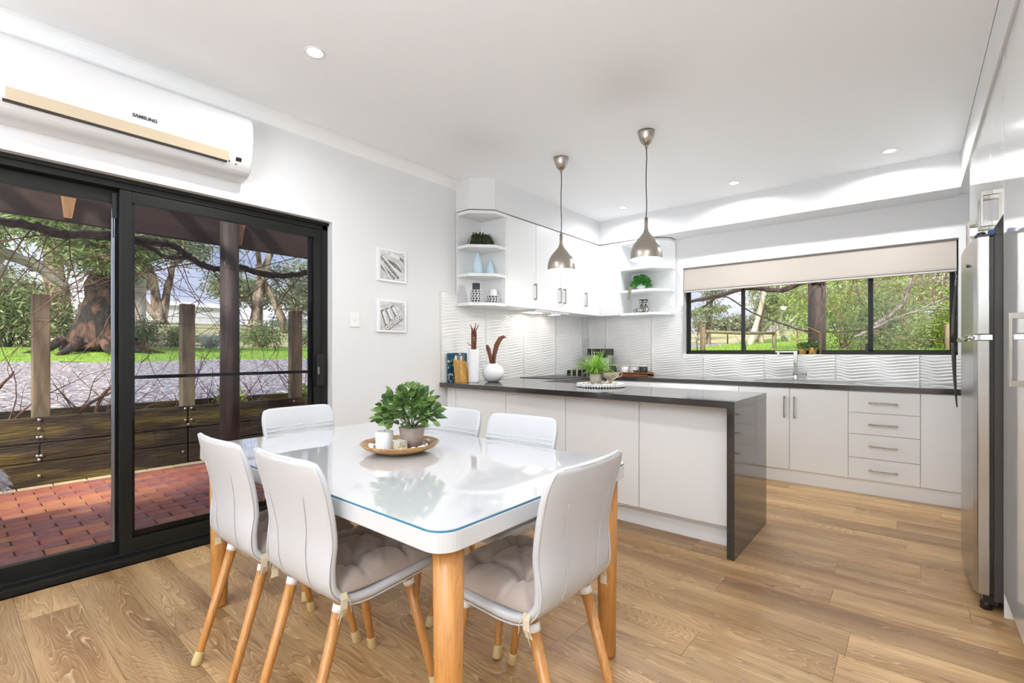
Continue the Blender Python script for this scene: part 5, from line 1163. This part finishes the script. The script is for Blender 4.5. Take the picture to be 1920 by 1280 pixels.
def tree(label, trunks, bark_, blobs, L, Wd, lm, seed, extra=None, name='gum_tree', droop=.6, group=None):
    p0 = trunks[0][0][0]; t = thing(name, label, 'tree', p0, group); rt = random.Random(seed); q = MB()
    for pts, rad in trunks: cane(pts, rad, q, rt, rad[0] * .10, 10, 3)
    for k in range(len(blobs)):       # boughs reaching into the crown
        b = blobs[k]; s_ = Vector(trunks[k % len(trunks)][0][-1]); e = Vector(b[:3]); q.tube([s_, s_.lerp(e, .5) + Vector((rt.uniform(-.3, .3), rt.uniform(-.3, .3), rt.uniform(-.1, .4))), e], [trunks[k % len(trunks)][1][-1] * .5, .035, .012], 6)
        for _ in range(5): a_ = e + Vector((rt.uniform(-1, 1) * b[3], rt.uniform(-1, 1) * b[4], rt.uniform(-1, 1) * b[5])) * .8; q.tube([s_.lerp(e, rt.uniform(.4, 1)), a_], [.018, .005], 5)
    q.build('trunk', bark_, t); cloud('foliage', blobs, L, Wd, lm, t, seed, droop); return t
G_ = lambda x, y: float(H(x, y)) - .05
t = tree('huge gum tree with a burnt black and red trunk on the grass verge', [([(-17.3, 2.85, G_(-17.3, 2.7)), (-17.3, 2.88, 1.35), (-17.3, 2.98, 2.1), (-17.3, 3.10, 3.1), (-17.3, 3.3, 4.6)], [.92, .72, .58, .50, .42])], bk1,
     [(-17, 2.2, 4.6, 1.2, 1.5, .8, 1500), (-17, 3.4, 4.2, 1.2, 1.1, .7, 1100), (-16.6, 2.7, 3.6, .8, .9, .35, 500), (-17.5, 1.2, 5.4, 1.4, 1.2, .6, 700), (-17, 4.6, 5.0, 1.4, 1.0, .6, 500)], .26, .045, LM['gum'], 101)
q = MB()
for a in (-1.2, -.6, 0.1, .7, 1.3, 2.4): q.tube([(-17.3 + .7 * math.cos(a), 2.75 + .7 * math.sin(a), 1.5), (-17.3 + 1.1 * math.cos(a), 2.75 + 1.1 * math.sin(a), 1.22), (-17.3 + 1.6 * math.cos(a), 2.75 + 1.6 * math.sin(a), 1.10)], [.12, .10, .03], 8)
q.build('roots', bk1, t)

tree('brown gum trunk behind the leftmost squared post', [([(-24, 2.86, G_(-24, 2.9)), (-24, 2.84, 2.3), (-24, 2.8, 3.4), (-24, 2.6, 5)], [.55, .36, .32, .25])], bk3, [(-24, 2.4, 6.2, 2, 2, 1, 600), (-24, 3.5, 5.2, 1.5, 1, .6, 300)], .30, .06, LM['gum2'], 102)
tree('large gum at the left edge of the view with a long bending bough', [([(-20, .75, G_(-20, .8)), (-20, .85, 2.6), (-20, .9, 3.7)], [.5, .42, .38]), ([(-20, .9, 3.5), (-20, 1.15, 3.98), (-20, 1.78, 3.78), (-20, 2.2, 3.45), (-20, 2.5, 3.1)], [.3, .17, .15, .12, .06])], bk2,
     [(-20, 1.2, 5.6, 1.4, 1.2, .7, 900), (-20, 2.4, 5.3, 1.2, 1.2, .6, 700), (-20, .8, 4.4, .8, .5, .4, 300)], .26, .05, LM['gum'], 103)
tree('slender white-barked gum right of the door mullion', [([(-24, 5.2, G_(-24, 5.2)), (-24, 5.22, 3), (-24, 5.36, 5), (-24, 5.5, 7)], [.24, .20, .15, .10])], bk2, [(-24, 4.9, 5.6, 1.3, 1.1, .9, 700), (-24, 5.9, 6.2, 1.2, 1, .6, 400), (-24, 4.6, 4.4, .7, .7, .5, 260)], .28, .05, LM['gum2'], 104)
tree('multi-stemmed gum in front of the white shed', [([(-34, 8.4, G_(-34, 8.4)), (-34, 8.2, 4.2), (-34, 7.9, 5.6), (-34, 7.7, 7)], [.4, .26, .22, .15]), ([(-34, 8.45, 3.0), (-34, 8.7, 4.6), (-34, 9.0, 6.2), (-34, 9.3, 7.5)], [.25, .2, .16, .11]), ([(-34, 8.4, 3.0), (-34, 7.4, 4.4), (-34, 6.9, 6.2)], [.22, .17, .11])], bk3,
     [(-34, 8.0, 8.0, 2.4, 2.2, 1.2, 1000), (-34, 9.9, 7.4, 1.5, 1.2, .8, 460), (-34, 6.6, 6.6, 1.2, 1.3, .8, 400)], .36, .07, LM['gum2'], 105)
tree('forked gum with peeling bark seen right of the round post', [([(-30, 12.1, G_(-30, 12.1)), (-30, 12.2, 3.8), (-30, 12.5, 5.6), (-30, 13.0, 7.2), (-30, 13.6, 8.6)], [.42, .31, .25, .19, .13]), ([(-30, 12.4, 5.4), (-30, 12.3, 6.6), (-30, 12.1, 8.6)], [.19, .16, .12]), ([(-30, 13.9, G_(-30, 13.9)), (-30, 13.4, 3.9), (-30, 12.8, 4.9), (-30, 12.2, 6.4)], [.33, .25, .20, .13])], bk3,
     [(-30, 11.2, 8.2, 1.7, 1.6, .9, 500), (-30, 14.4, 6.2, 1.6, 1.6, .8, 520), (-30, 15.4, 4.9, 1.2, 1.4, .9, 520), (-30, 10.6, 5.6, 1.2, 1.0, .7, 320), (-30, 13.2, 9.4, 2, 2, .7, 400)], .34, .07, LM['gum2'], 106)
fl_ = [(-46, 9.5, 6.8, 2.2, 1.6, .7), (-46, 16.4, 6.9, 2.2, 2.2, .9), (-50, 20.5, 6.9, 2.5, 2.4, 1.3), (-50, 24.5, 7.1, 2.5, 2.4, 1.4), (-56, 3.5, 6.4, 3, 3.4, 1.6), (-56, 29, 7.4, 3, 3.4, 1.8), (-60, -4, 7, 4, 4, 2)]
for k, b in enumerate(fl_):
    gx, gy = b[0], b[1]; tree(['far grey-green tree left of the white shed', 'far tree with a flat crown behind the white shed', 'far rounded tree right of the white shed', 'far tree behind the rightmost squared post', 'far tree at the back of the paddock behind the burnt gum', 'far tree at the right end of the paddock', 'far tree at the left end of the paddock'][k],
        [([(gx, gy, G_(gx, gy)), (gx, gy + .1, b[2] - .6)], [.3, .2])], bk3, [(*b, 900)], .42, .16, LM['far'], 120 + k, name='distant_tree', group='far trees behind the paddock')
def shrub(x, y, r_, h, lm, label, seed, n=900, L=.12, W=.03, droop=.1, name='shrub', z=None):
    g = G_(x, y) if z is None else z; t = thing(name, label, 'shrub', (x, y, g)); q = MB(); rt = random.Random(seed)
    for k in range(12): a = rt.uniform(0, 6.28); q.tube([(x, y, g), (x + r_ * .7 * math.cos(a), y + r_ * .7 * math.sin(a), g + h * rt.uniform(.5, .9))], [.02, .006], 5)
    q.build('stem', bk3, t); cloud('foliage', [(x, y, g + h * .48, r_, r_, h * .46, n)], L, W, lm, t, seed, droop); return t
shrub(-20, 1.3, 1.2, 2.0, LM['gum'], 'large dark green shrub at the left of the verge behind the first post', 201, 2200, .20, .05)
shrub(-20.2, 2.75, .7, 1.5, LM['olive'], 'olive shrub beside the foot of the burnt gum', 202, 900)
shrub(-20.3, 4.5, .62, 1.15, LM['olive'], 'brownish green shrub right of the door mullion', 203, 1100)
shrub(-20.1, 5.5, .45, .85, LM['gum'], 'green shrub left of the middle squared post', 204, 800)
shrub(-20, 6.45, .55, .62, LM['blue'], 'low silvery shrub between the middle squared post and round post', 205, 900, .10, .025)
shrub(-20.2, 8.4, .85, 1.1, LM['gum'], 'rounded green shrub right of the round post', 206, 1500)
shrub(-20.4, 10.6, .7, .8, LM['olive'], 'small shrub by the rightmost squared post', 207, 800)
# wire fence behind the verge
wf = thing('wire_fence', 'wire fence with thin posts along the paddock', 'fence', (-21, 5, 1.4))
for y in range(-6, 24, 3): MB().tube([(-21.2, y, G_(-21.2, y)), (-21.2, y, G_(-21.2, y) + 1.15)], .035, 6).build('post', M['postw'], wf)
for dz in (.35, .7, 1.1): MB().tube([(-21.2, y, H(-21.2, y) + dz) for y in range(-8, 24, 4)], .012, 5).build('wire', M['steel'], wf)
# white shed
sh_ = thing('shed', 'long white corrugated shed beyond the paddock', 'shed', (-53, 16, 3.7)); wsh = mat('white_cladding', (.80, .82, .84), .6, bump=(12, .5, .03, (1, 6, .01)))
B(-56, -52, 12.4, 19.5, 3.6, 5.45).build('wall', wsh, sh_)
q = MB(); q.add([(-51.8, 12.2, 5.40), (-51.8, 19.7, 5.40), (-54, 19.7, 5.95), (-54, 12.2, 5.95), (-56.2, 12.2, 5.4), (-56.2, 19.7, 5.4)], [(0, 1, 2, 3), (3, 2, 5, 4), (0, 3, 4), (1, 5, 2)]); q.build('roof', wsh, sh_)
B(-52, -51.95, 12.42, 13.3, 3.7, 5.3).build('door', mat('shed_door', (.45, .5, .52), .6), sh_)
s2 = thing('shed', 'pale green low shed behind the rightmost squared post', 'shed', (-50, 25, 3.7)); B(-53, -50, 22.8, 28, 3.6, 4.5).build('wall', mat('pale_green_cladding', (.52, .66, .62), .6), s2)
q = MB(); q.add([(-49.8, 22.6, 4.48), (-49.8, 28.2, 4.48), (-53.2, 28.2, 4.95), (-53.2, 22.6, 4.95), (-49.8, 22.6, 4.42), (-49.8, 28.2, 4.42), (-53.2, 28.2, 4.89), (-53.2, 22.6, 4.89)], [(0, 1, 2, 3), (7, 6, 5, 4), (0, 4, 5, 1), (1, 5, 6, 2), (2, 6, 7, 3), (3, 7, 4, 0)]); q.build('roof', wsh, s2)
# ---- behind the kitchen window
rf = thing('rail_fence', 'timber post and rail fence on the back lawn', 'fence', (-3.4, 13, 1.1))
MB().tube([(-3.69, 11.25, .9), (-3.69, 11.25, 1.74)], .055, 10).build('post', M['postw'], rf); MB().tube([(-3.09, 15.66, 1.0), (-3.09, 15.66, 1.95)], .055, 10).build('post', M['postw'], rf)
MB().tube([(-3.69, 11.25, 1.645), (-3.4, 13.4, 1.66), (-3.09, 15.66, 1.72)], .042, 8).build('rail', M['postw'], rf)
mg_ = thing('field_gate', 'curved pipe gate at the left of the kitchen window view', 'gate', (-4.6, 12, 1.2))
q = MB(); q.tube([(-5.4, 12.3, 1.75), (-4.7, 12.2, 1.77), (-4.25, 12.1, 1.72), (-4.1, 12.05, 1.55), (-4.08, 12.05, .95)], .022, 6); q.tube([(-5.4, 12.3, 1.45), (-4.1, 12.05, 1.42)], .016, 6); q.build('pipe', M['steel'], mg_)
bf = thing('wire_fence', 'distant wire fence across the back lawn', 'fence', (-6, 24, 1.5))
for k in range(9): MB().tube([(-9 + k * 1.0, 25, 1.4), (-9 + k * 1.0, 25, 2.55)], .03, 5).build('post', M['dgrey'], bf)
for z in (1.9, 2.2, 2.45): MB().tube([(-10, 25, z), (0, 25, z)], .01, 4).build('wire', M['steel'], bf)
tree('white-barked leaning gum through the second kitchen window pane', [([(-5.25, 21.8, G_(-5.2, 21.8)), (-4.98, 22, 2.5), (-4.75, 22.1, 3.7), (-4.4, 22.2, 5.2)], [.15, .10, .08, .06])], bk2, [(-5.6, 22, 4.4, .8, .5, .4, 200), (-4.4, 22, 4.6, .8, .6, .4, 200)], .24, .045, LM['gum2'], 301)
tree('dark-footed straight gum right of the white leaning one', [([(-5.31, 24.2, G_(-5.3, 24.2)), (-5.34, 24.2, 2.6), (-5.25, 24.3, 3.9), (-5.1, 24.3, 5.2)], [.14, .09, .075, .06])], bk3, [(-4.9, 25.4, 3.5, 1.0, .5, .8, 700), (-5.6, 25.6, 4.4, .9, .6, .5, 260)], .24, .05, LM['gum'], 302)
tree('gum with crossing pale stems left of the verandah post', [([(-4.89, 27.2, G_(-4.9, 27.2)), (-5.08, 27, 2.75), (-4.7, 27.2, 3.6), (-4.3, 27.5, 4.6)], [.12, .10, .09, .07]), ([(-6.2, 27.2, 1.7), (-5.6, 27, 2.5), (-5.0, 27, 3.3), (-4.5, 27, 4.6)], [.10, .09, .08, .05]), ([(-4.6, 27, G_(-4.6, 27)), (-4.9, 27, 2.3), (-4.1, 27.2, 3.2)], [.08, .07, .05])], bk2, [(-4.2, 27, 4.6, 1.2, .7, .6, 360), (-3.6, 27.5, 3.3, .7, .6, .5, 240), (-5.9, 28.5, 3.9, 1.0, .8, .7, 420)], .26, .05, LM['gum2'], 303)
tree('small wide-crowned tree at the left of the kitchen window view', [([(-11, 33, G_(-11, 33)), (-11, 33, 2.9), (-10.7, 33, 3.4)], [.2, .16, .1])], bk3, [(-11.6, 33, 3.9, 1.3, .8, .35, 330), (-10, 33, 4.1, 1.0, .8, .3, 240)], .26, .06, LM['gum'], 304)
tree('tall gum with hanging leaves at the top of the first kitchen pane', [([(-7.6, 24, G_(-7.6, 24)), (-7.5, 24, 3.4), (-7.3, 24, 5.4)], [.12, .09, .06])], bk3, [(-7.2, 23.5, 4.1, .7, .5, .55, 420), (-7.6, 23.5, 3.0, .8, .5, .5, 360), (-6.7, 23.5, 4.9, 1, .5, .5, 260)], .22, .04, LM['gum2'], 305)
shrub(-1.5, 16.6, 1.45, 3.0, LM['bright'], 'tall bright green feathery shrub right of the verandah post', 311, 7500, .13, .022, .0, 'tall_shrub')
shrub(-.55, 17.8, 1.1, 3.2, LM['bright'], 'tall feathery shrub left of the second window mullion', 312, 4200, .13, .022, .0, 'tall_shrub')
shrub(-.55, 15.2, .62, 1.75, LM['gum'], 'darker green shrub in the right kitchen window pane', 313, 3200, .12, .022, .0, 'tall_shrub')
shrub(1.42, 15.8, .82, 2.1, LM['bright'], 'green shrub at the right end of the kitchen window view', 314, 4000, .12, .022, .0, 'tall_shrub')
shrub(.3, 16.5, .7, .95, LM['bright'], 'low green shrub below the gap of sky in the right pane', 315, 2200, .12, .022, .0, 'tall_shrub')
cloud_t = thing('bare_shrub', 'reddish bare twiggy tree crown at the top right of the kitchen window', 'tree', (.2, 19, 1.4)); q = MB(); rt = random.Random(88)
q.tube([(.2, 19, 1.2), (.2, 19, 2.4), (.1, 19, 3.0)], [.1, .08, .05], 8)
twigs([Vector((.2 + rt.uniform(-.3, .3), 19, rt.uniform(2.4, 3.0))) for _ in range(10)], 60, q, rt, (.8, 2.0), .018, -.02, .3, ((-1, 1), (-.3, .3), (0, 1)), 1); q.build('branches', bk3, cloud_t)
cloud('foliage', [(.2, 19, 3.7, 1.6, .6, .6, 1500)], .09, .02, LM['rust'], cloud_t, 89, .1)
fp = thing('timber_post', 'pale timber stake among the shrubs in the right kitchen window pane', 'post', (.62, 15.0, 1.1)); MB().tube([(.62, 15, 1.0), (.62, 15, 1.83)], .05, 8).build('stake', M['postw'], fp)
for k, (x, y, r_, h) in enumerate(((-16, 60, 5, 5), (-9, 62, 4, 5.5), (-3, 58, 4, 6), (4, 60, 5, 6.5))):
    t = thing('distant_tree', ['far tree behind the rail fence at the left of the kitchen window', 'far tree line piece behind the white-barked gum', 'far tree behind the verandah post', 'far tree behind the green shrubs'][k], 'tree', (x, y, 3.3)); MB().tube([(x, y, 3), (x, y, 5)], .3, 8).build('trunk', bk3, t)
    cloud('foliage', [(x, y, 3.3 + h * (.22 if k < 1 else .45), r_, 2, h * (.15 if k < 1 else .42), 1300)], .5, .2, LM['far'], t, 400 + k, .2)
# low outdoor stool mostly outside the left frame edge, with a fluffy throw over it whose fringe just shows
st_ = thing('outdoor_stool', 'dark outdoor stool under the fluffy throw at the far left edge of the patio', 'stool', (-4.62, -.02, PZ))
B(-4.84, -4.40, -.24, .19, .36, .40).build('seat', M['sleeper'], st_, bevel=.006)
for sx in (-4.80, -4.44):
    for sy in (-.20, .15): B(sx - .02, sx + .02, sy - .02, sy + .02, PZ, .36).build('leg', M['sleeper'], st_, bevel=.003)
fc = thing('fluffy_throw', 'pale grey fluffy throw draped at the far left edge of the patio', 'throw', (-4.62, 0, .40))
q = MB(); vs = []; fs = []; prof_ = [(-.22, .408), (-.1, .415), (.05, .418), (.17, .415), (.205, .40), (.215, .36), (.222, .30), (.226, .24)]; n = 14
for k in range(n + 1):
    x = -4.82 + .40 * k / n
    for y, z in prof_: vs.append((x, y + .010 * math.sin(k * 1.7) * (z < .41), z + .006 * math.sin(k * 1.1 + y * 9)))
m_ = len(prof_)
for k in range(n):
    for j in range(m_ - 1): b_ = k * m_ + j; fs.append((b_, b_ + 1, b_ + m_ + 1, b_ + m_))
wool = mat('wool', (.55, .54, .60), .9); o = MB().add(vs, fs, True).build('cloth', wool, fc); md = o.modifiers.new('s', 'SOLIDIFY'); md.thickness = .012
for k in range(6): leafy('fringe', (-4.80 + .07 * k, .20, .33), 170, .085, .045, .006, wool, fc, 71 + k, up=-.2, droop=.5, fold=0)
